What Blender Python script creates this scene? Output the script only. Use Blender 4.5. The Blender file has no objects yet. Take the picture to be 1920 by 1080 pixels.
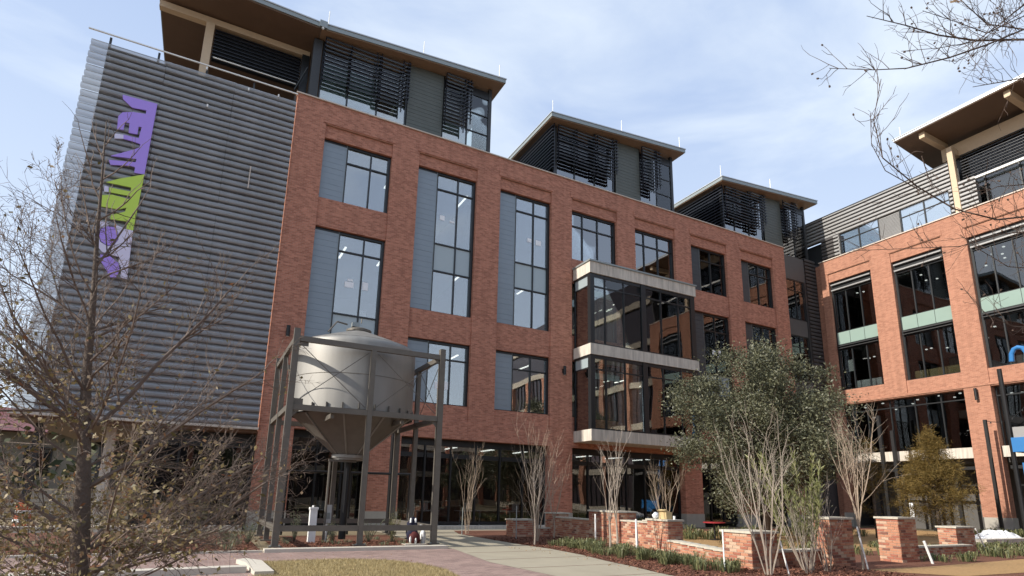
import bpy, math, random
from mathutils import Vector, Matrix
R = random.Random(7)
sc = bpy.context.scene
COL = sc.collection
rad = math.radians

# ------------------------------------------------------------------ camera
cam_d = bpy.data.cameras.new("camera"); cam = bpy.data.objects.new("camera", cam_d); COL.objects.link(cam)
pitch, yaw, roll, FPX, CY = 0.2227659, 0.4833134, 0.02247781, 1083.9654, 145.246
fw = Vector((math.sin(yaw)*math.cos(pitch), math.cos(yaw)*math.cos(pitch), math.sin(pitch)))
rt = Vector((math.cos(yaw), -math.sin(yaw), 0)); up = rt.cross(fw)
rt2 = rt*math.cos(roll)+up*math.sin(roll); up2 = -rt*math.sin(roll)+up*math.cos(roll)
m = Matrix((rt2, up2, -fw)).transposed().to_4x4(); m.translation = Vector((0, 0, 1.6))
cam.matrix_world = m
cam_d.sensor_fit = 'HORIZONTAL'; cam_d.sensor_width = 36; cam_d.lens = 36*FPX/1920
cam_d.shift_y = CY/1920; cam_d.clip_end = 3000; cam_d.clip_start = .05
sc.camera = cam

# ------------------------------------------------------------------ world and sun
SUN_EL = 32.0
Ldir = Vector((math.cos(rad(SUN_EL))*.9995, -.03*math.cos(rad(SUN_EL)), -math.sin(rad(SUN_EL))))
w = bpy.data.worlds.new("World"); sc.world = w; w.use_nodes = True
nt = w.node_tree; N = nt.nodes; Lk = nt.links; N.clear()
wo = N.new('ShaderNodeOutputWorld'); bg = N.new('ShaderNodeBackground'); bg.inputs[1].default_value = .15
sky = N.new('ShaderNodeTexSky'); sky.sky_type = 'NISHITA'; sky.sun_disc = False
sky.sun_elevation = rad(SUN_EL); sky.sun_rotation = rad(-88); sky.air_density = 1.0; sky.dust_density = 1.5; sky.ozone_density = 1.2
tc = N.new('ShaderNodeTexCoord'); sep = N.new('ShaderNodeSeparateXYZ'); Lk.new(tc.outputs['Generated'], sep.inputs[0])
mp = N.new('ShaderNodeMapping'); mp.inputs['Scale'].default_value = (1.2, 1.9, 4.2); mp.inputs['Rotation'].default_value = (0, rad(20), rad(35))
Lk.new(tc.outputs['Generated'], mp.inputs[0])
nz = N.new('ShaderNodeTexNoise'); nz.inputs['Scale'].default_value = 1.7; nz.inputs['Detail'].default_value = 7; nz.inputs['Roughness'].default_value = .55; nz.inputs['Distortion'].default_value = .35
Lk.new(mp.outputs[0], nz.inputs[0])
cr = N.new('ShaderNodeMapRange'); cr.inputs[1].default_value = .36; cr.inputs[2].default_value = .74; cr.inputs[3].default_value = .05; cr.inputs[4].default_value = .95
Lk.new(nz.outputs[0], cr.inputs[0])
# thicker veil towards the horizon
hz = N.new('ShaderNodeMapRange'); hz.inputs[1].default_value = 0.0; hz.inputs[2].default_value = .72; hz.inputs[3].default_value = .95; hz.inputs[4].default_value = 0.0
Lk.new(sep.outputs[2], hz.inputs[0])
mx = N.new('ShaderNodeMath'); mx.operation = 'MAXIMUM'; Lk.new(cr.outputs[0], mx.inputs[0]); Lk.new(hz.outputs[0], mx.inputs[1])
veil = N.new('ShaderNodeMix'); veil.data_type = 'RGBA'; Lk.new(mx.outputs[0], veil.inputs['Factor'])
veil.inputs[6].default_value = (2.0, 2.6, 3.85, 1); veil.inputs[7].default_value = (4.1, 4.5, 4.9, 1)
mix = N.new('ShaderNodeMix'); mix.data_type = 'RGBA'; mix.inputs['Factor'].default_value = .85
Lk.new(sky.outputs[0], mix.inputs[6]); Lk.new(veil.outputs[2], mix.inputs[7])
Lk.new(mix.outputs[2], bg.inputs[0]); Lk.new(bg.outputs[0], wo.inputs[0])
sd = bpy.data.lights.new("sun", 'SUN'); sd.energy = 3.9; sd.angle = rad(.6); sd.color = (1, .93, .82)
so = bpy.data.objects.new("sun", sd); COL.objects.link(so)
so.rotation_euler = Ldir.to_track_quat('-Z', 'Y').to_euler(); so.location = (-40, 0, 40)
vs = sc.view_settings; vs.view_transform = 'Standard'; vs.look = 'None'; vs.gamma = 1; vs.exposure = 0.68; vs.use_curve_mapping = False
sc.render.engine = 'CYCLES'
sc.cycles.transparent_max_bounces = 24; sc.cycles.max_bounces = 8; sc.cycles.glossy_bounces = 4

# ------------------------------------------------------------------ materials
def _new(name):
    m = bpy.data.materials.new(name); m.use_nodes = True; t = m.node_tree
    return m, t, t.nodes, t.links, t.nodes['Principled BSDF']
def lin(r, g, b): return (r, g, b, 1)
def mat(name, c, rough=.7, metal=0, var=.12, scale=6, bump=0, bscale=60, spec=.3, emit=None, es=1, stain=0, coat=0):
    m, t, n, l, p = _new(name)
    p.inputs['Roughness'].default_value = rough; p.inputs['Metallic'].default_value = metal
    p.inputs['Specular IOR Level'].default_value = spec
    geo = n.new('ShaderNodeNewGeometry')
    nz = n.new('ShaderNodeTexNoise'); nz.inputs['Scale'].default_value = scale; nz.inputs['Detail'].default_value = 5
    l.new(geo.outputs['Position'], nz.inputs['Vector'])
    mx = n.new('ShaderNodeMix'); mx.data_type = 'RGBA'
    mx.inputs[6].default_value = lin(*[x*(1-var) for x in c]); mx.inputs[7].default_value = lin(*[min(1, x*(1+var)) for x in c])
    l.new(nz.outputs[0], mx.inputs['Factor']); out = mx.outputs[2]
    if stain:
        mp = n.new('ShaderNodeMapping'); mp.inputs['Scale'].default_value = (5, 5, .5); l.new(geo.outputs['Position'], mp.inputs[0])
        n2 = n.new('ShaderNodeTexNoise'); n2.inputs['Scale'].default_value = 1.6; n2.inputs['Detail'].default_value = 6; l.new(mp.outputs[0], n2.inputs['Vector'])
        mr = n.new('ShaderNodeMapRange'); mr.inputs[1].default_value = .4; mr.inputs[2].default_value = .7; mr.inputs[3].default_value = 1; mr.inputs[4].default_value = 1-stain
        l.new(n2.outputs[0], mr.inputs[0]); m2 = n.new('ShaderNodeMix'); m2.data_type = 'RGBA'; m2.blend_type = 'MULTIPLY'; m2.inputs[0].default_value = 1
        l.new(out, m2.inputs[6]); l.new(mr.outputs[0], m2.inputs[7]); out = m2.outputs[2]
    l.new(out, p.inputs['Base Color'])
    if bump:
        nb = n.new('ShaderNodeTexNoise'); nb.inputs['Scale'].default_value = bscale; nb.inputs['Detail'].default_value = 4
        l.new(geo.outputs['Position'], nb.inputs['Vector'])
        b = n.new('ShaderNodeBump'); b.inputs['Strength'].default_value = bump; b.inputs['Distance'].default_value = .02
        l.new(nb.outputs[0], b.inputs['Height']); l.new(b.outputs[0], p.inputs['Normal'])
    if coat: p.inputs['Coat Weight'].default_value = coat; p.inputs['Coat Roughness'].default_value = .1
    if emit:
        p.inputs['Emission Color'].default_value = lin(*emit); p.inputs['Emission Strength'].default_value = es
    return m
def brickmat(name, c1, c2, mortar, bw=.213, rh=.0765, ms=.006, patch=.25, bias=-.2, horiz=False, bump=.6):
    m, t, n, l, p = _new(name); p.inputs['Roughness'].default_value = .85; p.inputs['Specular IOR Level'].default_value = .2
    geo = n.new('ShaderNodeNewGeometry'); sp = n.new('ShaderNodeSeparateXYZ'); l.new(geo.outputs['Position'], sp.inputs[0])
    cb = n.new('ShaderNodeCombineXYZ')
    if horiz:
        l.new(sp.outputs[0], cb.inputs[0]); l.new(sp.outputs[1], cb.inputs[1])
    else:
        ad = n.new('ShaderNodeMath'); l.new(sp.outputs[0], ad.inputs[0]); l.new(sp.outputs[1], ad.inputs[1])
        l.new(ad.outputs[0], cb.inputs[0]); l.new(sp.outputs[2], cb.inputs[1])
    bt = n.new('ShaderNodeTexBrick'); l.new(cb.outputs[0], bt.inputs['Vector'])
    bt.inputs['Scale'].default_value = 1; bt.inputs['Brick Width'].default_value = bw; bt.inputs['Row Height'].default_value = rh
    bt.inputs['Mortar Size'].default_value = ms; bt.inputs['Mortar Smooth'].default_value = .2; bt.inputs['Bias'].default_value = bias
    bt.inputs['Color1'].default_value = lin(*c1); bt.inputs['Color2'].default_value = lin(*c2); bt.inputs['Mortar'].default_value = lin(*mortar)
    mp = n.new('ShaderNodeMapping'); mp.inputs['Scale'].default_value = (1.6, 6, 1) if not horiz else (1, 1, 1); l.new(cb.outputs[0], mp.inputs[0])
    nz = n.new('ShaderNodeTexNoise'); nz.inputs['Scale'].default_value = 1.5; nz.inputs['Detail'].default_value = 8; nz.inputs['Roughness'].default_value = .7; l.new(mp.outputs[0], nz.inputs['Vector'])
    mr = n.new('ShaderNodeMapRange'); mr.inputs[1].default_value = .3; mr.inputs[2].default_value = .7; mr.inputs[3].default_value = 1-patch; mr.inputs[4].default_value = 1+patch*.6
    l.new(nz.outputs[0], mr.inputs[0])
    m2 = n.new('ShaderNodeMix'); m2.data_type = 'RGBA'; m2.blend_type = 'MULTIPLY'; m2.inputs[0].default_value = 1
    l.new(bt.outputs[0], m2.inputs[6]); l.new(mr.outputs[0], m2.inputs[7])
    if horiz: l.new(m2.outputs[2], p.inputs['Base Color'])
    else:
        ms2 = n.new('ShaderNodeMapping'); ms2.inputs['Scale'].default_value = (2.6, .16, 1); l.new(cb.outputs[0], ms2.inputs[0])
        n3 = n.new('ShaderNodeTexNoise'); n3.inputs['Scale'].default_value = 1.4; n3.inputs['Detail'].default_value = 5; l.new(ms2.outputs[0], n3.inputs['Vector'])
        r3 = n.new('ShaderNodeMapRange'); r3.inputs[1].default_value = .42; r3.inputs[2].default_value = .72; r3.inputs[3].default_value = 1.02; r3.inputs[4].default_value = .87; l.new(n3.outputs[0], r3.inputs[0])
        m3 = n.new('ShaderNodeMix'); m3.data_type = 'RGBA'; m3.blend_type = 'MULTIPLY'; m3.inputs[0].default_value = 1
        l.new(m2.outputs[2], m3.inputs[6]); l.new(r3.outputs[0], m3.inputs[7]); l.new(m3.outputs[2], p.inputs['Base Color'])
    b = n.new('ShaderNodeBump'); b.inputs['Strength'].default_value = bump; b.inputs['Distance'].default_value = .012; b.invert = True
    l.new(bt.outputs['Fac'], b.inputs['Height']); l.new(b.outputs[0], p.inputs['Normal'])
    return m
def glassmat(name, base=.1, gain=1.0, tint=(.8, .84, .84), gl=(1, 1, 1), rough=0.0, wob=.013):
    m, t, n, l, p = _new(name); n.remove(p)
    g = n.new('ShaderNodeBsdfGlossy'); g.inputs['Roughness'].default_value = rough; g.inputs['Color'].default_value = lin(*gl)
    tr = n.new('ShaderNodeBsdfTransparent'); tr.inputs[0].default_value = lin(*tint)
    fr = n.new('ShaderNodeFresnel'); fr.inputs[0].default_value = 1.5
    ma = n.new('ShaderNodeMath'); ma.operation = 'MULTIPLY_ADD'; ma.inputs[1].default_value = gain; ma.inputs[2].default_value = base; ma.use_clamp = True
    l.new(fr.outputs[0], ma.inputs[0]); ms = n.new('ShaderNodeMixShader'); l.new(ma.outputs[0], ms.inputs[0]); l.new(tr.outputs[0], ms.inputs[1]); l.new(g.outputs[0], ms.inputs[2])
    geo = n.new('ShaderNodeNewGeometry'); nz = n.new('ShaderNodeTexNoise'); nz.inputs['Scale'].default_value = .55; nz.inputs['Detail'].default_value = 1
    l.new(geo.outputs['Position'], nz.inputs['Vector'])
    v1 = n.new('ShaderNodeVectorMath'); v1.operation = 'SUBTRACT'; l.new(nz.outputs['Color'], v1.inputs[0]); v1.inputs[1].default_value = (.5, .5, .5)
    v2 = n.new('ShaderNodeVectorMath'); v2.operation = 'SCALE'; l.new(v1.outputs[0], v2.inputs[0]); v2.inputs['Scale'].default_value = wob
    v3 = n.new('ShaderNodeVectorMath'); v3.operation = 'ADD'; l.new(v2.outputs[0], v3.inputs[0]); l.new(geo.outputs['Normal'], v3.inputs[1]); l.new(v3.outputs[0], g.inputs['Normal'])
    l.new(ms.outputs[0], n['Material Output'].inputs[0]); return m
def leafmat(name, c, c2, trans=.25, rough=.5):
    m, t, n, l, p = _new(name); p.inputs['Roughness'].default_value = rough; p.inputs['Specular IOR Level'].default_value = .35
    geo = n.new('ShaderNodeNewGeometry'); mx = n.new('ShaderNodeMix'); mx.data_type = 'RGBA'
    mx.inputs[6].default_value = lin(*c); mx.inputs[7].default_value = lin(*c2); l.new(geo.outputs['Random Per Island'], mx.inputs['Factor'])
    l.new(mx.outputs[2], p.inputs['Base Color']); td = n.new('ShaderNodeBsdfTranslucent'); l.new(mx.outputs[2], td.inputs[0])
    ms = n.new('ShaderNodeMixShader'); ms.inputs[0].default_value = trans; l.new(p.outputs[0], ms.inputs[1]); l.new(td.outputs[0], ms.inputs[2])
    l.new(ms.outputs[0], n['Material Output'].inputs[0]); return m
def perfmat(name, c, trans):
    m, t, n, l, p = _new(name); p.inputs['Base Color'].default_value = lin(*c); p.inputs['Roughness'].default_value = .45; p.inputs['Metallic'].default_value = .3
    geo = n.new('ShaderNodeNewGeometry'); mp = n.new('ShaderNodeMapping'); mp.inputs['Scale'].default_value = (2, 1, .4); l.new(geo.outputs['Position'], mp.inputs[0])
    nz = n.new('ShaderNodeTexNoise'); nz.inputs['Scale'].default_value = .8; nz.inputs['Detail'].default_value = 5; l.new(mp.outputs[0], nz.inputs[0])
    mx = n.new('ShaderNodeMix'); mx.data_type = 'RGBA'; mx.inputs[6].default_value = lin(*[x*.75 for x in c]); mx.inputs[7].default_value = lin(*[x*1.3 for x in c])
    l.new(nz.outputs[0], mx.inputs['Factor']); l.new(mx.outputs[2], p.inputs['Base Color'])
    tr = n.new('ShaderNodeBsdfTransparent'); ms = n.new('ShaderNodeMixShader'); ms.inputs[0].default_value = trans
    l.new(p.outputs[0], ms.inputs[1]); l.new(tr.outputs[0], ms.inputs[2]); l.new(ms.outputs[0], n['Material Output'].inputs[0]); return m

M = dict(
 brick=brickmat('facade_brick', (.50, .22, .148), (.29, .115, .078), (.44, .27, .205), patch=.22),
 brickR=brickmat('sunlit_wing_brick', (.43, .205, .135), (.30, .135, .09), (.43, .28, .205), patch=.16),
 mortar=mat('mortar', (.42, .34, .27), .95, bump=.3),
 wall1=mat('garden_brick_orange', (.44, .21, .13), .9, var=.25, scale=9, bump=.5, bscale=90),
 wall2=mat('garden_brick_red', (.34, .13, .085), .9, var=.25, scale=9, bump=.5, bscale=90),
 wall3=mat('garden_brick_pale', (.50, .34, .24), .9, var=.25, scale=9, bump=.5, bscale=90),
 wall4=mat('garden_brick_dark', (.20, .09, .065), .9, var=.25, scale=9, bump=.5, bscale=90),
 cap=mat('cast_stone_cap', (.50, .46, .38), .85, var=.1, scale=8, bump=.2, stain=.2),
 coping=mat('pale_metal_coping', (.55, .47, .40), .45, var=.06),
 conc=mat('precast_concrete', (.58, .53, .46), .8, var=.1, scale=3, bump=.15, bscale=30, stain=.3),
 plinth=mat('limestone_plinth', (.36, .34, .30), .85, var=.15, scale=3, bump=.3),
 frame=mat('black_window_frame', (.012, .014, .016), .35, var=.1, spec=.5),
 dframe=mat('charcoal_steel', (.035, .036, .038), .4, var=.15, spec=.4),
 blade=mat('navy_black_louvre', (.014, .016, .026), .35, var=.2, spec=.5),
 clad=mat('blue_grey_cladding', (.235, .275, .31), .42, metal=.25, var=.08, scale=2),
 cladD=mat('charcoal_cladding', (.062, .068, .075), .45, metal=.2, var=.1, scale=2),
 cladG=mat('olive_grey_cladding', (.105, .115, .105), .5, metal=.1, var=.1, scale=2),
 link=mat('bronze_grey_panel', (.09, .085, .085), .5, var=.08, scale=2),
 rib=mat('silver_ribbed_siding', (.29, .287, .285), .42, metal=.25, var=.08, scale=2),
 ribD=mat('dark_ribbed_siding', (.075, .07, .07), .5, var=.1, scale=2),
 screen=perfmat('perforated_zinc', (.335, .34, .35), .32),
 soffit=mat('timber_tone_soffit', (.15, .095, .065), .55, var=.12, scale=2),
 soffit2=mat('light_timber_soffit', (.26, .17, .11), .5, var=.12, scale=2),
 beam=mat('tan_painted_beam', (.55, .42, .29), .55, var=.08),
 fascia=mat('grey_metal_fascia', (.27, .30, .30), .4, metal=.3, var=.1),
 roofm=mat('pale_metal_roof', (.5, .52, .54), .35, metal=.4),
 white=mat('white_paint', (.8, .8, .78), .5),
 steel=mat('weathered_grey_steel', (.135, .122, .105), .5, metal=.2, var=.2, scale=5, bump=.1),
 black=mat('black_metal', (.012, .012, .013), .45, spec=.4),
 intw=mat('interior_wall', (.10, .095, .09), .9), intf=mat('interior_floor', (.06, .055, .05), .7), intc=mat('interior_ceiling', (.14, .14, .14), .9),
 lamp=mat('light_tube', (.9, .9, .9), .5, emit=(1, .97, .9), es=1.3),
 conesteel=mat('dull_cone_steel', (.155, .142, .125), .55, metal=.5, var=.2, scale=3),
 bulb=mat('warm_bulb', (.9, .8, .6), .5, emit=(1, .85, .6), es=5.0),
 paper=mat('white_paper', (.85, .87, .9), .7),
 glass=glassmat('window_glass', .24, .8), glassD=glassmat('dark_glass', .06, 1.1, tint=(.55, .58, .58)),
 glassC=glassmat('clear_glass', .05, 1.0, tint=(.86, .9, .88)),
 glassG=glassmat('storefront_glass', .05, .9, tint=(.6, .62, .62)),
 spand=mat('opaque_pale_spandrel_glass', (.30, .36, .38), .08, var=.03, spec=.9, coat=.6),
 green=mat('mint_spandrel_glass', (.26, .35, .31), .12, var=.06, scale=1.5, spec=.8, coat=.5),
 blind=mat('pale_roller_blind', (.52, .62, .58), .6, var=.05),
 bark=mat('grey_brown_bark', (.12, .095, .078), .9, var=.3, scale=25, bump=.6, bscale=70),
 twig=mat('dark_twig', (.085, .06, .048), .85, var=.3, scale=20),
 twig2=mat('grey_brown_twig', (.15, .115, .095), .8, var=.45, scale=14),
 myrtle=mat('pale_myrtle_bark', (.31, .26, .215), .75, var=.25, scale=18),
 myrtle2=mat('tan_twig_bark', (.34, .265, .20), .8, var=.25, scale=18),
 oakleaf=leafmat('evergreen_oak_leaf', (.038, .045, .025), (.185, .185, .115), .2, .45),
 elmleaf=leafmat('old_olive_leaf', (.07, .06, .018), (.34, .27, .13), .3, .5),
 rust=leafmat('rusty_leaf', (.17, .06, .02), (.50, .42, .28), .35, .6),
 willow=leafmat('fresh_narrow_leaf', (.13, .15, .05), (.34, .34, .16), .35, .5),
 cyp=leafmat('bronze_needle', (.10, .075, .018), (.26, .17, .05), .3, .7),
 strap=leafmat('strap_leaf', (.045, .065, .025), (.25, .25, .12), .25, .5),
 sage=leafmat('grey_green_leaf', (.10, .13, .075), (.22, .24, .15), .25, .6),
 dryleaf=leafmat('dry_leaf', (.45, .33, .18), (.25, .12, .05), .3, .7),
 lawn=leafmat('dormant_grass', (.24, .19, .09), (.50, .41, .24), .3, .8),
 mulch=mat('red_brown_mulch', (.16, .07, .045), .95, var=.5, scale=30, bump=1, bscale=60),
 chip=leafmat('bark_chip', (.07, .028, .018), (.24, .10, .06), 0, .9),
 straw=mat('orange_pine_straw', (.36, .225, .105), .95, var=.35, scale=14, bump=.8, bscale=50),
 turf=mat('turf_thatch', (.34, .26, .115), .95, var=.45, scale=5, bump=1, bscale=70),
 soil=mat('dry_ground', (.20, .16, .10), .95, var=.3, scale=2, bump=.4),
 path=mat('buff_concrete_path', (.33, .295, .225), .85, var=.16, scale=1.3, bump=.25, bscale=90, stain=0),
 kerb=mat('kerb_concrete', (.52, .48, .41), .85, var=.12, scale=5, bump=.2),
 paver=brickmat('pink_clay_paver', (.33, .225, .195), (.235, .155, .14), (.36, .31, .27), bw=.2, rh=.1, ms=.006, patch=.3, bias=0, horiz=True, bump=.8),
 purple=mat('lilac_sign', (.40, .27, .78), .45, var=.03), lime=mat('lime_sign', (.50, .68, .10), .45, var=.03), lilac=mat('pale_sign', (.66, .63, .80), .45, var=.03),
 blue=mat('blue_machine_paint', (.03, .16, .40), .35, var=.06, spec=.5), red=mat('red_plastic', (.30, .03, .035), .45), orange=mat('orange_plastic', (.45, .09, .03), .5),
 tan=mat('tan_cardboard', (.50, .38, .20), .8, var=.1, scale=10), sheet=mat('white_plastic_sheet', (.75, .76, .78), .35, bump=1, bscale=9),
 navy=mat('navy_fabric', (.015, .015, .035), .8), maroon=mat('maroon_fabric', (.08, .018, .018), .8),
 redroof=mat('red_metal_roof', (.15, .045, .038), .5, var=.1, scale=1), cream=mat('cream_render', (.30, .26, .21), .8), block=mat('pale_block_wall', (.40, .37, .33), .9, var=.2, scale=4, bump=.4),
 olive=leafmat('hedge_leaf', (.03, .04, .015), (.10, .10, .04), .1, .7), bandst=mat('pale_stone_band', (.38, .33, .27), .85), opp=mat('purple_brown_glass_wall', (.05, .04, .045), .25, spec=.6),
)
def steel_tank():
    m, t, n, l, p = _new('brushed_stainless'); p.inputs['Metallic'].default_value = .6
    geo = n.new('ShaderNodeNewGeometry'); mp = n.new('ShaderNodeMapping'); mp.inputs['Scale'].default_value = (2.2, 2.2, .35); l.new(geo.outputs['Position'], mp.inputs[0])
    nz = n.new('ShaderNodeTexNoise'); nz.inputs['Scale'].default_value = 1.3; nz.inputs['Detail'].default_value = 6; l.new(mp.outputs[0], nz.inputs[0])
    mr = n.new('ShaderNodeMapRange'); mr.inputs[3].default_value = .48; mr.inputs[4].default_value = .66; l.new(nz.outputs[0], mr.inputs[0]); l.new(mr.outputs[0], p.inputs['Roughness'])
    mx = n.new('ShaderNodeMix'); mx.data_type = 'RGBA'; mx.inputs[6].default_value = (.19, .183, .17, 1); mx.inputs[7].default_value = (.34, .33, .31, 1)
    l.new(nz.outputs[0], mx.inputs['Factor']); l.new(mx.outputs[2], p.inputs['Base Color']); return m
M['tank'] = steel_tank()

# ------------------------------------------------------------------ builders
class MB:
    def __init__(s): s.v = []; s.f = []
    def box(s, x0, x1, y0, y1, z0, z1):
        if x0 > x1: x0, x1 = x1, x0
        if y0 > y1: y0, y1 = y1, y0
        if z0 > z1: z0, z1 = z1, z0
        i = len(s.v)
        s.v += [(x0,y0,z0),(x1,y0,z0),(x1,y1,z0),(x0,y1,z0),(x0,y0,z1),(x1,y0,z1),(x1,y1,z1),(x0,y1,z1)]
        s.f += [(i,i+3,i+2,i+1),(i+4,i+5,i+6,i+7),(i,i+1,i+5,i+4),(i+1,i+2,i+6,i+5),(i+2,i+3,i+7,i+6),(i+3,i,i+4,i+7)]
        return s
    def hexa(s, p):   # 8 points, bottom 4 then top 4
        i = len(s.v); s.v += [tuple(q) for q in p]
        s.f += [(i,i+3,i+2,i+1),(i+4,i+5,i+6,i+7),(i,i+1,i+5,i+4),(i+1,i+2,i+6,i+5),(i+2,i+3,i+7,i+6),(i+3,i,i+4,i+7)]; return s
    def tube(s, pts, rads, n=6, cap=True):
        pts = [Vector(p) for p in pts]
        if not isinstance(rads, (list, tuple)): rads = [rads]*len(pts)
        base = len(s.v); a = None
        for k, p in enumerate(pts):
            d = (pts[min(k+1, len(pts)-1)]-pts[max(k-1, 0)]).normalized()
            if a is None: a = d.orthogonal().normalized()
            else:
                a = (a-d*a.dot(d)); a = a.normalized() if a.length > 1e-6 else d.orthogonal().normalized()
            b = d.cross(a)
            for j in range(n):
                t = 2*math.pi*j/n; q = p+(a*math.cos(t)+b*math.sin(t))*rads[k]; s.v.append((q.x, q.y, q.z))
        for k in range(len(pts)-1):
            for j in range(n):
                s.f.append((base+k*n+j, base+k*n+(j+1) % n, base+(k+1)*n+(j+1) % n, base+(k+1)*n+j))
        if cap:
            s.f.append(tuple(base+j for j in range(n-1, -1, -1))); e = base+(len(pts)-1)*n; s.f.append(tuple(e+j for j in range(n)))
        return s
    def lathe(s, c, prof, n=48):
        base = len(s.v)
        for r, z in prof:
            for j in range(n):
                t = 2*math.pi*j/n; s.v.append((c[0]+r*math.cos(t), c[1]+r*math.sin(t), z))
        for k in range(len(prof)-1):
            for j in range(n):
                s.f.append((base+k*n+j, base+k*n+(j+1) % n, base+(k+1)*n+(j+1) % n, base+(k+1)*n+j))
        return s
    def poly(s, pts, z0, z1):   # prism of a flat outline
        i = len(s.v); n = len(pts)
        s.v += [(x, y, z0) for x, y in pts]+[(x, y, z1) for x, y in pts]
        s.f.append(tuple(i+n+k for k in range(n))); s.f.append(tuple(i+k for k in range(n-1, -1, -1)))
        for k in range(n): s.f.append((i+k, i+(k+1) % n, i+n+(k+1) % n, i+n+k))
        return s
    def polyxz(s, pts, y0, y1):
        i = len(s.v); n = len(pts)
        s.v += [(x, y0, z) for x, z in pts]+[(x, y1, z) for x, z in pts]
        s.f.append(tuple(i+k for k in range(n))); s.f.append(tuple(i+n+k for k in range(n-1, -1, -1)))
        for k in range(n): s.f.append((i+k, i+n+k, i+n+(k+1) % n, i+(k+1) % n))
        return s
    def leaf(s, p, d, l, wd, up=None):
        d = Vector(d).normalized(); u = d.orthogonal().normalized(); q = Matrix.Rotation(R.uniform(0, 6.28), 3, d) @ u
        p = Vector(p); a = p+d*l*.5+q*wd*.5; b = p+d*l*.5-q*wd*.5; e = p+d*l; i = len(s.v)
        s.v += [tuple(p), tuple(a), tuple(e), tuple(b)]; s.f.append((i, i+1, i+2, i+3)); return s
    def build(s, name, mt, parent=None, label=None, kind=None, smooth=False):
        me = bpy.data.meshes.new(name); me.from_pydata(s.v, [], s.f); me.update()
        me.materials.append(M[mt] if isinstance(mt, str) else mt)
        if smooth: me.polygons.foreach_set('use_smooth', [True]*len(me.polygons))
        o = bpy.data.objects.new(name, me); COL.objects.link(o)
        if parent: attach(o, parent)
        if label: o['label'] = label
        if kind: o['kind'] = kind
        return o
WL = {}
def attach(o, p):
    o.parent = p
    o.matrix_parent_inverse = Matrix.Translation(-Vector(WL.get(p.name, (0, 0, 0))))
def thing(name, label, cat, loc=(0, 0, 0), group=None):
    o = bpy.data.objects.new(name, None); COL.objects.link(o); o.location = loc; WL[o.name] = tuple(loc)
    o['label'] = label; o['category'] = cat; o.empty_display_size = .2
    if group: o['group'] = group
    return o
def tag(o, label, cat, group=None):
    o['label'] = label; o['category'] = cat
    if group: o['group'] = group
    return o
def struct(mb, name, mt): return mb.build(name, mt, None, None, 'structure')
def B(*a): return MB().box(*a)

# ------------------------------------------------------------------ ground
g = MB(); g.v = [(-600, -300, -.02), (900, -300, -.02), (900, 1200, -.02), (-600, 1200, -.02)]; g.f = [(0, 1, 2, 3)]
struct(g, 'ground', 'soil')
def sheet(name, mt, pts, z, kind='structure'):
    b = MB(); b.v = [(x, y, z) for x, y in pts]; b.f = [tuple(range(len(pts)))]
    return b.build(name, mt, None, None, kind)
sheet('paver_path', 'paver', [(-14, -4), (6.9, -4), (6.9, 9.5), (6.6, 13.5), (7.1, 17.1), (6.95, 17.35), (-14, 17.35)], .0)
sheet('concrete_path', 'path', [(6.9, -4), (11.5, -4), (9.2, 8.5), (9.34, 10.5), (9.56, 11.6), (9.7, 12.9), (10.0, 14.5), (10.13, 16.4), (10.0, 17.4), (9.95, 20), (10.0, 23.6), (10.6, 25.6), (18, 25.7), (18, 27.0), (-3, 27.0), (-3, 26.3), (6.95, 26.3), (6.95, 17.35), (7.1, 17.1), (6.6, 13.5), (6.9, 9.5)], .004)
lawn_pts = [(1.55, 14.6), (1.3, 15.05), (3.4, 15.1), (4.3, 14.6), (4.85, 13.6), (5.0, 12.4), (4.8, 11), (4.4, 8), (4, 3), (.2, 3), (.6, 10)]
sheet('lawn', 'turf', lawn_pts, .012)
sheet('mulch_bed', 'mulch', [(-14, 17.5), (1.7, 17.5), (1.7, 26.2), (-14, 26.2)], .006)
sheet('mulch_bed', 'mulch', [(2.1, 17.6), (6.7, 17.6), (6.7, 23.0), (2.1, 23.0)], .03)
bedR = [(9.2, 8.5), (9.34, 10.5), (9.56, 11.6), (9.7, 12.9), (10.0, 14.5), (10.13, 16.4), (10.0, 17.4), (9.95, 20), (10.0, 23.6), (10.6, 25.6), (17.8, 25.5), (42.2, 25.5), (42.2, 4), (9.9, 4)]
sheet('mulch_bed', 'mulch', bedR, .01)
sheet('straw_ground', 'straw', [(15.4, 12.2), (40, 14.5), (41.8, 20), (41.8, 23.5), (17, 23.5), (14.5, 19)], .016)
sheet('straw_ground', 'straw', [(14.6, 9.3), (17.5, 9.1), (24, 9.4), (33, 10.6), (33, 8.8), (20, 7.4), (16, 7.6)], .018)
struct(B(1.75, 6.95, 17.2, 17.55, -.02, .09), 'kerb', 'kerb')
struct(B(-14, 1.73, 17.36, 17.48, -.02, .05), 'kerb', 'kerb')
struct(MB().poly([(.95, 14.9), (1.15, 15.15), (1.45, 14.6), (1.5, 12.6), (1.15, 12.6), (1.1, 14.3)], -.02, .09), 'kerb', 'kerb')
struct(MB().poly([(-6, 13.1), (1.05, 13.5), (1.05, 13.2), (-6, 12.7)], -.02, .12), 'kerb', 'kerb')
struct(B(-6, 1.75, 26.4, 27.1, -.02, .2), 'sill', 'conc')
struct(B(9.0, 26, 26.6, 27.35, -.02, .16), 'sill', 'conc')
for i, y in enumerate((8.6, 10.4, 12.2, 14.0, 15.8, 17.6, 19.8, 22.0, 24.2)):
    struct(MB().poly([(6.72 if 11.6 < y < 15 else 7.0, y), (9.9, y+.05), (9.9, y+.064), (6.72 if 11.6 < y < 15 else 7.0, y+.014)], .0045, .0075), 'path_joint', 'mulch')
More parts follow.
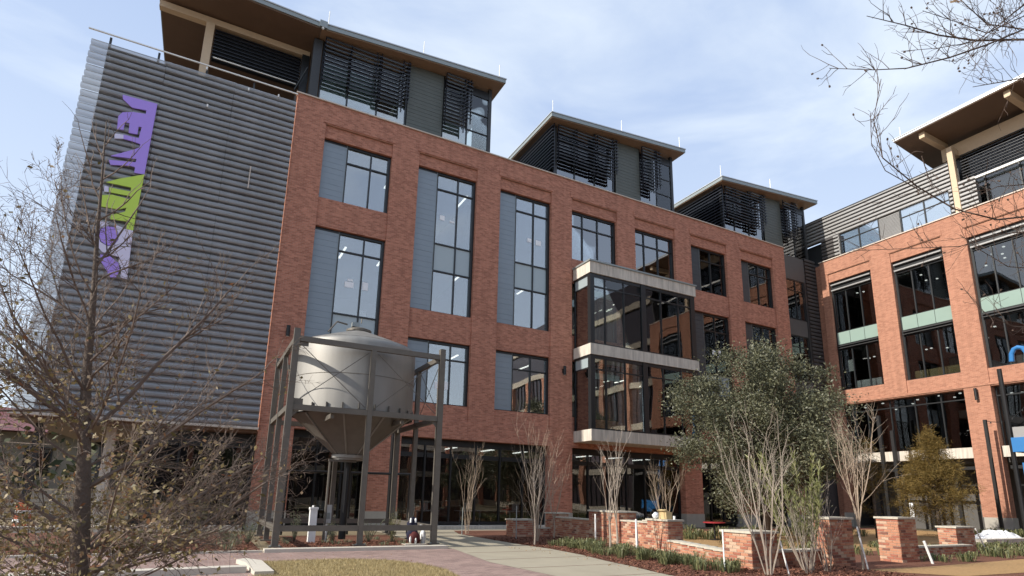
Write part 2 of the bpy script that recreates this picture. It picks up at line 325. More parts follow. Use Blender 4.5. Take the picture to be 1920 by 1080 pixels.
# lawn blades, mulch chips
def inpoly(x, y, P):
    c = False; j = len(P)-1
    for i in range(len(P)):
        if (P[i][1] > y) != (P[j][1] > y) and x < (P[j][0]-P[i][0])*(y-P[i][1])/(P[j][1]-P[i][1])+P[i][0]: c = not c
        j = i
    return c
b = MB()
while len(b.f) < 26000:
    x, y = R.uniform(.8, 5), R.uniform(9.5, 15.2)
    if not inpoly(x, y, lawn_pts): continue
    h = R.uniform(.015, .065); t = R.uniform(0, 6.28); dx, dy = math.cos(t)*.006, math.sin(t)*.006; i = len(b.v)
    b.v += [(x-dx, y-dy, .012), (x+dx, y+dy, .012), (x+R.uniform(-.03, .03), y+R.uniform(-.03, .03), .012+h)]; b.f.append((i, i+1, i+2))
tag(b.build('grass', 'lawn', None, kind='stuff'), 'short dormant straw-coloured grass of the foreground lawn', 'grass')
b = MB()
def chips(n, x0, x1, y0, y1, z, P=None):
    k = 0
    while k < n:
        x, y = R.uniform(x0, x1), R.uniform(y0, y1)
        if P and not inpoly(x, y, P): continue
        k += 1; t = R.uniform(0, 3.14); l = R.uniform(.015, .06); wd = R.uniform(.006, .018)
        c, s_ = math.cos(t), math.sin(t); i = len(b.v); h = R.uniform(.004, .03); tl = R.uniform(-.02, .02)
        b.v += [(x-c*l-s_*wd, y-s_*l+c*wd, z+h-tl), (x+c*l-s_*wd, y+s_*l+c*wd, z+h+tl), (x+c*l+s_*wd, y+s_*l-c*wd, z+h+tl), (x-c*l+s_*wd, y-s_*l-c*wd, z+h-tl)]
        b.f.append((i, i+1, i+2, i+3))
chips(6000, -6, 1.7, 17.5, 20.5, .006); chips(3500, 2.1, 6.7, 17.6, 20, .03); chips(26000, 9.2, 15, 8, 21, .01, bedR)
tag(b.build('mulch_chips', 'chip', None, kind='stuff'), 'red-brown bark mulch chips scattered over the planting beds', 'mulch')

# ------------------------------------------------------------------ main brick building
YF = 27.0; YG = 27.32; P0, PW, OW = 3.41, 4.883, 3.43
main = thing('brick_building', 'long five-storey red brick office building with dark rooftop pavilions', 'building', (18, 32, 0))
def bx(k): return P0+PW*k
# piers
def pier(x0, x1, z0, z1): B(x0, x1, YF, YF+.6, z0, z1).build('pier', 'brick', main)
pier(1.97, bx(0), .78, 19.5)
for k in range(1, 7): pier(bx(k-1)+OW, bx(k), .8 if k in (1, 3, 5, 6) else 4.33, 19.5)
pier(bx(6)+OW, 37.55, .8, 19.5)
for x0, x1 in ((1.95, bx(0)+.02), (bx(0)+OW-.02, bx(1)+.02), (bx(2)+OW-.02, bx(3)+.02), (bx(4)+OW-.02, bx(5)+.02), (bx(5)+OW-.02, bx(6)+.02), (bx(6)+OW-.02, 37.57)):
    B(x0, x1, YF-.02, YF+.62, 0, .8).build('plinth', 'plinth', main)
B(1.97, 37.55, YF, YF+.6, 19.503, 20.72).build('parapet', 'brick', main)
B(1.9, 37.62, YF-.07, YF+.7, 20.72, 20.78).build('coping', 'coping', main)
# corbelled course under the parapet, dark joint
for k in range(7):
    B(bx(k)-.1, bx(k)+OW+.1, YF-.035, YF-.003, 19.56, 19.94).build('corbel', 'brick', main)
    B(bx(k)+.003, bx(k)+OW-.003, YF+.10, YF+.58, 18.83, 19.49).build('lintel', 'brick', main)
wins = {}
def spandrel(k, z0, z1, yo=.10): B(bx(k)+.003, bx(k)+OW-.003, YF+yo, YF+.58, z0, z1).build('spandrel', 'brick', main)
spandrel(0, 14.1, 15.58); spandrel(0, 5.22, 6.03); 
for k in (1, 2): spandrel(k, 9.3, 10.81); spandrel(k, 5.22, 6.03)
for k in (3, 4): spandrel(k, 14.1, 15.6)
for k in (5, 6): spandrel(k, 14.1, 15.58); spandrel(k, 5.22, 6.03)
for k in (3, 4): spandrel(k, 5.22, 6.03); spandrel(k, 9.3, 10.81)
# brick band over the ground floor
B(bx(0)+.003, bx(0)+OW-.003, YF+.003, YF+.57, 4.33, 5.22).build('band', 'brick', main)
for k in (1, 2, 3, 4, 5, 6): B(bx(k)+.003, bx(k)+OW-.003, YF+.003, YF+.57, 4.33, 5.22).build('band', 'brick', main)
def window(k, z0, z1, cw, cm, mull, trans, sp=(), gm='glass', head=.14, papers=()):
    x0, x1 = bx(k), bx(k)+OW
    fr = MB(); gx0 = x0+cw; z1i = z1-head
    fr.box(x0+.003, x1-.003, YG-.06, YG+.12, z1i, z1-.003); fr.box(x0+.003, x1-.003, YG-.08, YG+.12, z0+.003, z0+.06)
    xe = x1-.14; fr.box(xe, x1-.003, YG-.10, YG+.12, z0+.06, z1i)
    xs = [gx0]+[x0+q for q in mull]+[xe]
    for q in xs[:-1]:
        fr.box(q-.035 if q != x0 else q+.003, q+.035, YG-.05, YG+.1, z0+.06, z1i)
    zs = [z0+.06]+sorted(trans)+[z1i]
    for z in zs[1:-1]:
        for a, c in zip(xs[:-1], xs[1:]):
            fr.box(a+.036, c-(.036 if c != xe else .002), YG-.045, YG+.09, z-.035, z+.035)
    f = fr.build('window', 'frame', main)
    for a, c in zip(xs[:-1], xs[1:]):
        for d, e in zip(zs[:-1], zs[1:]):
            op = any(s0 < (d+e)/2 < s1 for s0, s1 in sp)
            B(a+.02, c-.01, YG+.02, YG+.035, d+.02, e-.02).build('pane', 'spand' if op else gm, f)
    for px_, pz_, pw_, ph_ in papers:
        B(x0+px_, x0+px_+pw_, YG+.006, YG+.014, pz_, pz_+ph_).build('paper', 'paper', f)
    if cw > .2:   # stacked cladding boards
        n = max(2, int(round((z1-z0)/.3))); h = (z1-z0-.02)/n; nbl = MB()
        for i in range(n):
            B(x0+.005, gx0-.05, YG-.05-R.uniform(0, .006), YG+.1, z0+.01+i*h+.007, z0+.01+(i+1)*h).build('board', cm, f)
        B(gx0-.048, gx0-.034, YG-.07, YG+.1, z0, z1-.02).build('trim', 'fascia', f)
    return f
window(0, 15.58, 18.83, 1.2, 'clad', [2.42], [17.86])
window(0, 6.03, 14.1, 1.2, 'clad', [2.42], [13.12, 9.94, 8.4], sp=((8.4, 9.94),), papers=((1.66, 11.35, .42, .28), (1.78, 11.68, .25, .1), (2.5, 11.35, .28, .4)))
window(1, 10.81, 18.83, 1.19, 'clad', [2.41], [17.84, 14.66, 13.12], sp=((13.12, 14.66),), papers=((1.45, 16.1, .26, .26), (2.02, 16.08, .28, .1)))
window(1, 6.03, 9.3, 1.19, 'clad', [2.41], [8.4], papers=((1.65, 6.85, .4, .35), (2.15, 6.85, .28, .4)))
window(2, 10.81, 18.83, 1.16, 'clad', [2.36], [17.85, 14.65, 13.1], sp=((13.1, 14.65),), papers=((2.0, 16.1, .26, .22), (2.55, 16.02, .36, .3)))
window(2, 6.03, 9.3, 1.16, 'clad', [2.3], [8.4])
window(3, 15.6, 18.83, .05, 'clad', [.96, 2.1], [17.86])
window(4, 15.6, 18.83, .05, 'clad', [.96, 2.13], [17.85])
window(5, 15.58, 18.83, 1.05, 'cladD', [2.05], [17.95], gm='glassC')
window(5, 6.03, 14.1, 1.1, 'cladD', [2.15], [12.9, 9.9, 8.4], sp=((8.4, 9.9),), gm='glassC', papers=((1.85, 11.3, .3, .3), (2.4, 11.35, .25, .35), (2.2, 11.1, .25, .12)))
window(6, 15.58, 18.83, 1.02, 'cladD', [2.05], [17.95], gm='glassC')
window(6, 6.03, 14.1, 1.02, 'cladD', [2.1], [12.9, 9.9, 8.4], sp=((8.4, 9.9),), gm='glassC')
for k in (3, 4):
    for z0, z1 in ((10.81, 14.1), (6.03, 9.3)): window(k, z0, z1, .05, 'clad', [.96, 2.1], [], gm='glassC')
# ground-floor storefronts
def storefront(x0, x1, yy, n, z0=.2, z1=4.33, tz=3.62, gm='glassG', lab=None):
    f = MB(); xs = [x0+(x1-x0)*i/n for i in range(n+1)]
    f.box(x0, x1, yy-.05, yy+.14, z1-.34, z1-.003); f.box(x0, x1, yy-.05, yy+.1, z0, z0+.12)
    for i, x in enumerate(xs):
        a, c = (x, x+.08) if i == 0 else ((x-.08, x) if i == n else (x-.04, x+.04)); f.box(a, c, yy-.06, yy+.1, z0+.12, z1-.34)
    for a, c in zip(xs[:-1], xs[1:]): f.box(a+.085, c-.085, yy-.04, yy+.08, tz-.22, tz)
    o = f.build('storefront', 'frame', main)
    for a, c in zip(xs[:-1], xs[1:]):
        B(a+.04, c-.04, yy+.02, yy+.035, z0+.1, tz-.1).build('pane', gm, o); B(a+.04, c-.04, yy+.02, yy+.035, tz-.05, z1-.3).build('pane', 'glass', o)
    return o
storefront(bx(0)+.01, bx(0)+OW-.01, YF+.5, 3)
storefront(bx(1)+.01, bx(2)+OW-.01, YF+.5, 6)
storefront(bx(3)+.01, bx(4)+OW-.01, YF+.5, 6)
storefront(bx(5)+.01, bx(5)+OW-.01, YF+.5, 3)
storefront(bx(6)+.01, bx(6)+OW-.01, YF+.5, 3)
storefront(-2.3, 1.93, 28.0, 3, z1=4.0)
# body: side/back walls, roof deck, floors
wb = MB(); wb.box(-6.0, -5.8, 28.6, 48, 4.2, 20.6); wb.box(37.3, 37.54, 28.3, 46, 0, 20.6); wb.box(-6, 37.5, 46, 46.3, 0, 20.6)
wb.box(-5.78, 1.95, 28.3, 28.55, 4.2, 20.6); wb.box(-2.28, -2.15, 36, 46, 0, 4.0)
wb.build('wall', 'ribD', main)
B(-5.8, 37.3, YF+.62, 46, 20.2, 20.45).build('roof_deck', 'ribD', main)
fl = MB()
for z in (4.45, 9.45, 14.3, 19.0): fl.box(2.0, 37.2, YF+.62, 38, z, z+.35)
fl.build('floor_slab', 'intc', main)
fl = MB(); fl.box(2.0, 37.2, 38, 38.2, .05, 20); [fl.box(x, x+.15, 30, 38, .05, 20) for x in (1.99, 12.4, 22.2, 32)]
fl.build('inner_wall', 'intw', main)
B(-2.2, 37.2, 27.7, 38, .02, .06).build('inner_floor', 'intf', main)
lt = MB()
for z in (18.7, 13.95, 9.1, 4.1):
    for i in range(16):
        x = 2.9+i*2.2+R.uniform(-.1, .1)
        if R.random() < .45: continue
        lt.box(x, x+.1, 28.6, 30.2, z-.05, z)
lt.build('ceiling_light', 'lamp', main)
# furniture glimpsed inside
fu = MB()
for x, z in ((4.8, .06), (6.0, .06), (10, .06), (12.4, .06), (15.4, .06), (20, .06), (23, .06), (6.0, 9.85), (15, 14.7), (20.0, 9.85), (22.6, 9.85), (29.5, 14.7), (30.0, 14.7)):
    fu.box(x, x+1.3, 29.3, 30, z+.7, z+.75); fu.box(x+.05, x+.12, 29.35, 29.42, z, z+.7); fu.box(x+1.2, x+1.27, 29.35, 29.42, z, z+.7)
    fu.box(x+.3, x+.7, 29.5, 29.55, z+.78, z+1.15)
fu.build('desk', 'paper', main)

# --- perforated corrugated screen (part of the building, each sheet its own part)
SX0, SX1 = -6.33, 1.93
scr = thing('metal_screen', 'tall corrugated perforated metal screen left of the red brick facade', 'screen', (-2, 27, 4.2))
prof = [(0, .05), (.004, -.02), (.02, -.085), (.07, -.11), (.15, -.115), (.215, -.09), (.255, -.03), (.262, .05), (.3125, .05)]
zt = 20.22; n = 26
for i in range(n):
    z0 = zt-(i+1)*.6145; s = MB(); pts = []
    for r_ in range(2):
        for dz, dy in prof: pts.append((z0+(r_*.3125+dz)*.6145/.625, YF-.02+dy-(.02 if r_ == 0 else 0)))
    sx = SX0+R.uniform(-.02, .02)
    m_ = len(pts)
    for xa, xb in ((sx, -3.55+R.uniform(-.01, .01)), (-3.54, -.78+R.uniform(-.01, .01)), (-.77, SX1)):
        s = MB(); dy_ = R.uniform(-.012, .012); dz_ = R.uniform(-.006, .006); sag = R.uniform(-.012, .012)
        s.v = [(xa, y+dy_, z+dz_) for z, y in pts]+[(xb, y+dy_, z+dz_+sag) for z, y in pts]
        s.f = [(j, j+m_, j+m_+1, j+1) for j in range(m_-1)]
        s.build('sheet', 'screen', scr)
B(SX0-.15, SX1+.02, YF-.12, YF-.06, 20.55, 20.60).build('rail', 'white', scr)
B(SX0-.1, SX1+.03, YF-.16, YF+.12, 4.14, 4.24).build('rail', 'conc', scr)
f = MB()
for x in (-5.7, -3.9, -2.0, 0, 1.85):
    B(x-.04, x+.04, YF+.055, YF+.12, 4.24, 20.55).build('post', 'dframe', scr)
for x, z in ((-1.75, 18.45), (-.2, 19.9), (1.1, 20.05), (-2.0, 20.3)): B(x-.03, x+.03, YF-.2, YF-.12, z, z+.13).build('clip', 'white', scr)
B(.3, .345, YF-.19, YF-.14, 15.0, 16.1).build('rod', 'coping', scr)
# underside of the overhang and wall stub at its left end
MB().hexa([(-6.4, 27.1, 4.02), (1.95, 27.1, 4.02), (1.95, 28.6, 4.02), (-5.9, 40, 4.02), (-6.4, 27.1, 4.13), (1.95, 27.1, 4.13), (1.95, 28.6, 4.13), (-5.9, 40, 4.13)]).build('soffit', 'soffit', main)

# sign
sg = thing('vertical_sign', 'tall purple, lime and white cut-out letter sign on the metal screen', 'sign', (-4.2, 26.8, 9.9))
def S(x, y):   # zoomed sign drawing -> facade metres
    px, py = 150+x/2.633, 150+y/2.633
    d = rt2*((px-960)/FPX)-up2*((py-540-CY)/FPX)+fw; t = 26.82/d.y; return (d.x*t, 1.6+d.z*t)
def letter(pts, mt, nm='letter'): MB().polyxz([S(*p) for p in pts][::-1], 26.78, 26.84).build(nm, mt, sg)
letter([(212,75),(382,120),(318,468),(268,460),(272,432),(250,425),(150,420),(143,396),(275,408),(280,392),(152,376),(268,345),(295,335),(298,318),(262,305),(215,292),(215,272),(290,290),(305,235),(290,232),(283,270),(240,262),(245,215),(222,210),(215,248),(183,243),(190,180),(210,162),(262,160),(325,170),(328,152),(258,138),(212,95)], 'purple')
letter([(172,266),(215,272),(215,292),(170,290)], 'lilac')
letter([(318,468),(262,745),(228,737),(236,700),(150,688),(152,668),(222,652),(230,632),(190,640),(103,625),(110,570),(160,568),(248,592),(250,575),(145,555),(146,532),(250,552),(253,532),(130,506),(190,490)], 'lime')
letter([(122,524),(142,529),(142,555),(118,552)], 'lilac')
letter([(88,697),(140,705),(140,722),(100,735),(92,770),(100,800),(135,822),(170,815),(190,790),(190,755),(175,728),(170,712),(226,738),(262,745),(232,985),(200,975),(205,930),(190,900),(195,875),(150,862),(110,850),(70,800)], 'lilac')
letter([(104,738),(140,724),(172,730),(188,757),(186,790),(168,812),(135,818),(104,797),(96,770)], 'purple', 'letter')
letter([(100,862),(150,872),(190,905),(196,935),(180,975),(150,975),(130,940),(105,900)], 'purple', 'letter')

# --- projecting glass bay
bay = thing('glass_bay', 'two-storey black-framed glass bay with three pale concrete bands', 'bay window', (22, 26, 4.6))
BX0, BX1, BY = 18.15, 26.28, 25.3
for z0, z1 in ((4.6, 5.22), (9.36, 9.98)):
    B(BX0, BX1, BY, YF-.004, z0, z1).build('band', 'conc', bay)
B(BX0, BX1, BY, YF-.004, 14.15, 14.83).build('band', 'conc', bay); B(BX0-.06, BX1+.06, BY-.06, YF-.006, 14.832, 14.93).build('coping', 'fascia', bay)
for z0, z1, tz in ((5.223, 9.357, 8.55), (9.983, 14.147, 13.38)):
    f = MB(); xs = [18.3, 19.25, 20.6, 21.88, 22.2, 23.43, 24.81, 25.95]
    f.box(18.2, 18.48, BY+.06, BY+.34, z0, z1); f.box(25.85, 26.2, BY+.06, BY+.34, z0, z1); f.box(21.88, 22.22, BY+.04, BY+.3, z0, z1)
    for x in (19.25, 20.6, 23.43, 24.81): f.box(x-.035, x+.035, BY+.07, BY+.2, z0, z1)
    for a, c in ((18.483, 19.212), (19.288, 20.562), (20.638, 21.877), (22.223, 23.392), (23.468, 24.772), (24.848, 25.847)):
        for z in (tz, z0+.05): f.box(a, c, BY+.08, BY+.18, z-.035, z+.035)
        f.box(a, c, BY+.08, BY+.2, z1-.2, z1-.002)
    f.box(18.2, 18.3, BY+.343, YF-.1, z1-.12, z1-.002); f.box(18.2, 18.3, YF-.1, YF-.01, z0, z1); f.box(18.21, 18.29, BY+.343, YF-.102, z1-.75, z1-.69)
    o = f.build('frame', 'frame', bay)
    for a, c in ((18.48, 19.25), (19.25, 20.6), (20.6, 21.88), (22.22, 23.43), (23.43, 24.81), (24.81, 25.85)):
        B(a+.03, c-.03, BY+.12, BY+.135, z0+.05, tz-.03).build('pane', 'glassC', o); B(a+.03, c-.03, BY+.12, BY+.135, tz+.03, z1-.18).build('pane', 'glassC', o)
    B(18.24, 18.255, BY+.35, YF-.1, z0+.02, z1-.75).build('pane', 'glass', o); B(18.24, 18.255, BY+.35, YF-.1, z1-.69, z1-.12).build('pane', 'spand', o)
    B(18.55, 20.5, BY+.5, BY+.52, tz-.45, tz-.1).build('blind', 'blind', bay)
    l_ = MB(); [l_.box(x, x+.06, BY+.5, YF-.2, tz-.3-k*.02, tz-.26-k*.02) for k, x in enumerate((20.9, 22.8, 24.2, 25.4))]; l_.build('ceiling_light', 'lamp', bay)
it = MB(); it.box(24.1, 24.5, 26.0, 26.4, 10.0, 11.5); it.build('column_wrap', 'myrtle2', bay)
B(24.05, 24.55, 25.9, 26.1, 11.5, 12.2).build('notice_board', 'tan', bay)
B(24.85, 24.95, 26.0, 26.1, 10.9, 12.3).build('leaning_board', 'paper', bay); B(21.3, 21.5, 26.0, 26.1, 10.0, 13.0).build('column_wrap', 'intw', bay)
B(21.3, 21.55, 25.98, 26.14, 10.0, 10.6).build('column_wrap', 'paper', bay)
B(22.35, 25.6, 26.3, 26.36, 10.0, 10.75).build('timber_rail', 'myrtle2', bay)

# --- rooftop pavilions
YP = 28.2
def pavilion(dx, lx, label, left_side=True, rx=12.98, rods=(.1, .45, .97), roofL=None, zl=25.0, zr=26.05, rr=13.45):
    """dx: shift from the first pavilion"""
    t = thing('rooftop_pavilion', label, 'pavilion', (dx+8, YP, 20.45))
    X = lambda x: x+dx
    rl = roofL if roofL is not None else lx-.75
    def zs(x): return zl+(zr-zl)*(x-rl)/(X(rr)-rl)
    # glass wall
    f = MB(); xs = [lx, X(4.48) if dx == 0 else X(4.45), X(6.05), X(7.6)]
    if dx == 0: xs = [3.05, 4.48, 6.07, 7.68]
    for x in xs: f.box(x-.04, x+.04, YP, YP+.12, 20.45, zs(x)-.02)
    for x in (X(9.9), X(11.42)): f.box(x-.035, x+.035, YP, YP+.12, 20.45, zs(x)-.02)
    for a, c in zip(xs[:-1], xs[1:]): f.box(a+.042, c-.042, YP+.02, YP+.1, 24.2, 24.3)
    for z in (22.75, 24.0): f.box(X(11.46), X(12.78), YP+.01, YP+.1, z-.03, z+.03)
    f.box(X(11.46), X(12.78), YP+.01, YP+.1, 25.2, 25.7)
    fo = f.build('frame', 'frame', t)
    for j, (a, c) in enumerate(zip(xs[:-1], xs[1:])): B(a+.03, c-.03, YP+.05, YP+.06, 20.5, zs(a)-.2).build('pane', 'glass', fo)
    if dx == 0:
        for a, c in zip(xs[:2], xs[1:3]): B(a+.06, c-.06, YP+.12, YP+.14, 20.6, 24.0).build('blind', 'blind', t)
    B(X(9.93), X(11.39), YP+.05, YP+.06, 20.5, zs(X(10))-.2).build('pane', 'glass', fo)
    for z0, z1 in ((20.5, 22.72), (22.78, 23.97), (24.03, 25.2)): B(X(11.46), X(12.78), YP+.05, YP+.06, z0, z1).build('pane', 'glassC', fo)
    # corner post and side
    B(X(12.78), X(12.98), YP-.02, YP+.2, 20.45, zs(X(12.9))-.02).build('post', 'dframe', t)
    s = MB()
    for z0, z1 in ((20.5, 22.72), (22.78, 23.97), (24.03, 25.2)): B(X(12.87), X(12.885), YP+.22, YP+2.2, z0, z1).build('pane', 'glassC', fo)
    for z in (22.75, 24.0, 25.25): s.box(X(12.84), X(12.92), YP+.22, YP+2.3, z-.03, z+.03)
    s.box(X(12.8), X(12.95), YP+2.3, YP+2.5, 20.45, 25.9); s.build('side_frame', 'frame', t)
    # back volume
    B(X(7.75), X(12.6), YP+2.9, YP+7, 20.45, 25.0).build('core_wall', 'blind' if dx == 0 else 'intc', t)
    B(lx+.3, X(7.7), YP+5, YP+7, 20.45, 24.9).build('core_wall', 'intw', t)
    # cladding boards
    n = 22; h = (zs(X(8.5))-20.45)/n
    for i in range(n):
        z0 = 20.45+i*h
        if i >= n-2: MB().hexa([(X(7.75), YP-.05, z0+.012), (X(9.83), YP-.05, z0+.012), (X(9.83), YP+.1, z0+.012), (X(7.75), YP+.1, z0+.012), (X(7.75), YP-.05, z0+h), (X(9.83), YP-.05, z0+h+.03), (X(9.83), YP+.1, z0+h+.03), (X(7.75), YP+.1, z0+h)]).build('board', 'cladG', t)
        else: B(X(7.75), X(9.83), YP-.05-R.uniform(0, .006), YP+.1, z0+.012, z0+h).build('board', 'cladG', t)
    B(X(7.75), X(9.83), YP-.02, YP+.1, 20.45, zs(X(7.8))-.01).build('backing', 'frame', t)
    # louvres
    def louv(x0, x1, zb, yy=YP-.38, off=0):
        z = zb+.28
        while z < zs(x0)-.05:
            MB().hexa([(x0, yy-.07, z-.055), (x1, yy-.07, z-.055), (x1, yy+.07, z+.005), (x0, yy+.07, z+.005), (x0, yy-.07, z-.005), (x1, yy-.07, z-.005), (x1, yy+.07, z+.06), (x0, yy+.07, z+.06)]).build('louvre_blade', 'blade', t)
            z += .245
        if zs(x0)-z > -.3 and off:
            pass
    def mast(x, zb, yy=YP-.38): B(x-.03, x+.03, yy+.072, yy+.12, zb, zs(x)-.02).build('louvre_post', 'blade', t)
    l0 = lx if dx == 0 else lx+.02
    louv(l0, X(5.85), 22.35 if dx == 0 else 22.2); louv(X(5.88), X(7.35), 22.15 if dx == 0 else 22.0); louv(X(7.38), X(7.72), 22.85)
    louv(X(9.88), X(11.1), 22.2); louv(X(11.13), X(11.55), 22.9)
    for x, zb in ((l0+.03, 22.4), (X(4.45), 22.4), (X(5.83), 22.3), (X(6.1), 22.3), (X(7.33), 22.2), (X(7.69), 22.9), (X(9.92), 22.3), (X(11.08), 22.2), (X(11.25), 22.9), (X(11.5), 22.9)): mast(x, zb)
    if left_side:   # louvred flank
        z = 21.9
        while z < zs(lx)-.1:
            MB().hexa([(lx-.45, YP-.35, z-.05), (lx-.3, YP-.35, z), (lx-.3, YP+5, z), (lx-.45, YP+5, z-.05), (lx-.45, YP-.35, z), (lx-.3, YP-.35, z+.055), (lx-.3, YP+5, z+.055), (lx-.45, YP+5, z)]).build('louvre_blade', 'blade', t); z += .245
        for y in (YP-.3, YP+.5, YP+4.9): B(lx-.29, lx-.24, y, y+.06, 21.5, zs(lx)-.03).build('louvre_post', 'blade', t)
        B(lx-.08, lx+.02, YP+.15, YP+5.4, 20.45, zs(lx)-.05).build('side_wall', 'glassD', t)
        B(lx-.14, lx+.05, YP-.1, YP+.13, 20.45, zs(lx)-.03).build('post', 'dframe', t)
    else:
        B(2.52, 2.95, YP-.15, YP+.5, 20.45, 25.0).build('post', 'dframe', t)
    # roof: soffit and fascia, rising to the right
    y0, y1 = 27.42, 34.6; xr = X(rr)
    MB().hexa([(rl, y0, zl), (xr, y0, zr), (xr, y1, zr), (rl, y1, zl), (rl, y0, zl+.05), (xr, y0, zr+.05), (xr, y1, zr+.05), (rl, y1, zl+.05)]).build('soffit', 'soffit2', t)
    MB().hexa([(rl-.05, y0-.06, zl+.053), (xr+.05, y0-.06, zr+.053), (xr+.05, y1, zr+.053), (rl-.05, y1, zl+.053), (rl-.05, y0-.06, zl+.30), (xr+.05, y0-.06, zr+.30), (xr+.05, y1, zr+.30), (rl-.05, y1, zl+.30)]).build('fascia', 'fascia', t)
    MB().hexa([(rl-.09, y0-.1, zl+.303), (xr+.09, y0-.1, zr+.303), (xr+.09, y1, zr+.303), (rl-.09, y1, zl+.303), (rl-.09, y0-.1, zl+.36), (xr+.09, y0-.1, zr+.36), (xr+.09, y1, zr+.36), (rl-.09, y1, zl+.36)]).build('roof', 'roofm', t)
    for u in rods:
        x = rl+(xr-rl)*u; z = zs(x)+.36; MB().tube([(x, y0+.1, z), (x, y0+.1, z+.95)], .022, 6).build('lightning_rod', 'white', t)
    return t
p1 = pavilion(0, 3.05, 'largest dark-louvred rooftop pavilion, above the metal screen end', left_side=False, roofL=2.75, zl=25.13, rods=(.03, .52, .97))
pavilion(14.62, 17.6, 'middle louvred rooftop pavilion above the glass bay', roofL=16.85, rr=13.45, rods=(.01, .5, .97))
pavilion(29.3, 32.55, 'farthest louvred rooftop pavilion next to the sunlit wing', roofL=31.8, rr=13.6, rods=(.0, .5))
# left, taller roof with deep overhang
t = thing('roof_terrace', 'deep overhanging timber-soffit roof terrace above the metal screen', 'roof', (-1, 30, 20.45))
MB().hexa([(-4.62, 27.42, 25.28), (2.72, 27.42, 25.13), (2.72, 40, 25.13), (-4.62, 40, 25.28), (-4.62, 27.42, 25.34), (2.72, 27.42, 25.2), (2.72, 40, 25.2), (-4.62, 40, 25.34)]).build('soffit', 'soffit', t)
MB().hexa([(-4.68, 27.36, 25.343), (2.7, 27.36, 25.203), (2.7, 40, 25.203), (-4.68, 40, 25.343), (-4.68, 27.36, 25.58), (2.7, 27.36, 25.43), (2.7, 40, 25.43), (-4.68, 40, 25.58)]).build('fascia', 'fascia', t)
MB().hexa([(-4.72, 27.32, 25.583), (2.69, 27.32, 25.433), (2.69, 40, 25.433), (-4.72, 40, 25.583), (-4.72, 27.32, 25.64), (2.69, 27.32, 25.49), (2.69, 40, 25.49), (-4.72, 40, 25.64)]).build('roof', 'roofm', t)
B(2.62, 3.0, 27.2, 27.34, 25.12, 25.5).build('gutter_box', 'fascia', t); MB().tube([(2.8, 27.27, 25.12), (2.8, 27.27, 25.03)], .06, 8).build('outlet', 'white', t)
B(-4.6, 2.5, 29.4, 29.75, 24.78, 25.12).build('beam', 'beam', t)
B(-2.52, -2.14, 29.35, 29.75, 20.45, 24.78).build('post', 'beam', t)
z = 22.95
while z < 24.72:
    MB().hexa([(-2.1, 29.42, z-.04), (2.1, 29.42, z-.04), (2.1, 29.58, z+.02), (-2.1, 29.58, z+.02), (-2.1, 29.42, z), (2.1, 29.42, z), (2.1, 29.58, z+.06), (-2.1, 29.58, z+.06)]).build('louvre_blade', 'blade', t); z += .2
B(-2.1, 2.1, 29.7, 29.8, 22.9, 24.75).build('backing', 'black', t)
B(2.12, 2.5, 29.3, 29.6, 20.45, 24.77).build('post', 'frame', t)
MB().tube([(-2.0, 29.3, 22.82), (1.95, 29.3, 22.82)], .035, 6).build('light_tube', 'white', t)
B(-2.1, 2.1, 31.5, 31.7, 20.45, 22.85).build('back_wall', 'soffit', t); B(-4.4, 2.5, 37, 37.3, 20.45, 25.1).build('back_wall', 'soffit', t)
MB().tube([(1.9, 29.1, 22.3), (2.4, 28.7, 23.6)], .05, 6).build('brace', 'frame', t)

# --- link between the wings
lk = thing('link_block', 'recessed grey link between brick building and sunlit wing', 'building', (40, 29, 0))
def LB(a, nm, mt): return B(*a).build(nm, mt, lk)
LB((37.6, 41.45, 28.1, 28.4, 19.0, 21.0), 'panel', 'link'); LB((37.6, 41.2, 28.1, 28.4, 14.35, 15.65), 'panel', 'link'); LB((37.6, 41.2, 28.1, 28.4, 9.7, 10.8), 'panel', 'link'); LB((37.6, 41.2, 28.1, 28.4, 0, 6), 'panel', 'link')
LB((41.22, 41.45, 28.06, 28.4, 0, 18.99), 'post', 'dframe')
for z0, z1 in ((15.65, 19.0), (10.8, 14.35), (6, 9.7)):
    f = MB()
    for x in (37.62, 38.9, 40.1, 41.1): f.box(x, x+.08, 28.1, 28.25, z0, z1)
    for a, c in ((37.7, 38.9), (38.98, 40.1), (40.18, 41.1)):
        for z in (z0+.02, z1-.1, z1-.95): f.box(a+.002, c-.002, 28.12, 28.22, z, z+.07)
    o = f.build('window', 'frame', lk)
    for a, c in ((37.7, 38.9), (38.98, 40.1), (40.18, 41.1)):
        B(a, c, 28.16, 28.17, z0+.1, z1-.95).build('pane', 'glassC', o); B(a, c, 28.16, 28.17, z1-.88, z1-.1).build('pane', 'glassC', o)
z = 4.0
while z < 20.9:
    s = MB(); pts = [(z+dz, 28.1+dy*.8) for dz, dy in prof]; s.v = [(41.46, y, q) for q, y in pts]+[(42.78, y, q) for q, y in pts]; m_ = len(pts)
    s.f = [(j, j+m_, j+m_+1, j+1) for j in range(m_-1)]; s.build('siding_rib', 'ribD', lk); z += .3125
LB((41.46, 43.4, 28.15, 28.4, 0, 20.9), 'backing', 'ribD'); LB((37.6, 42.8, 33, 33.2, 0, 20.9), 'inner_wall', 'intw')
for z in (14.5, 9.8, 19.2, 4.9): LB((37.6, 41.4, 28.42, 33, z, z+.3), 'floor_slab', 'intc')

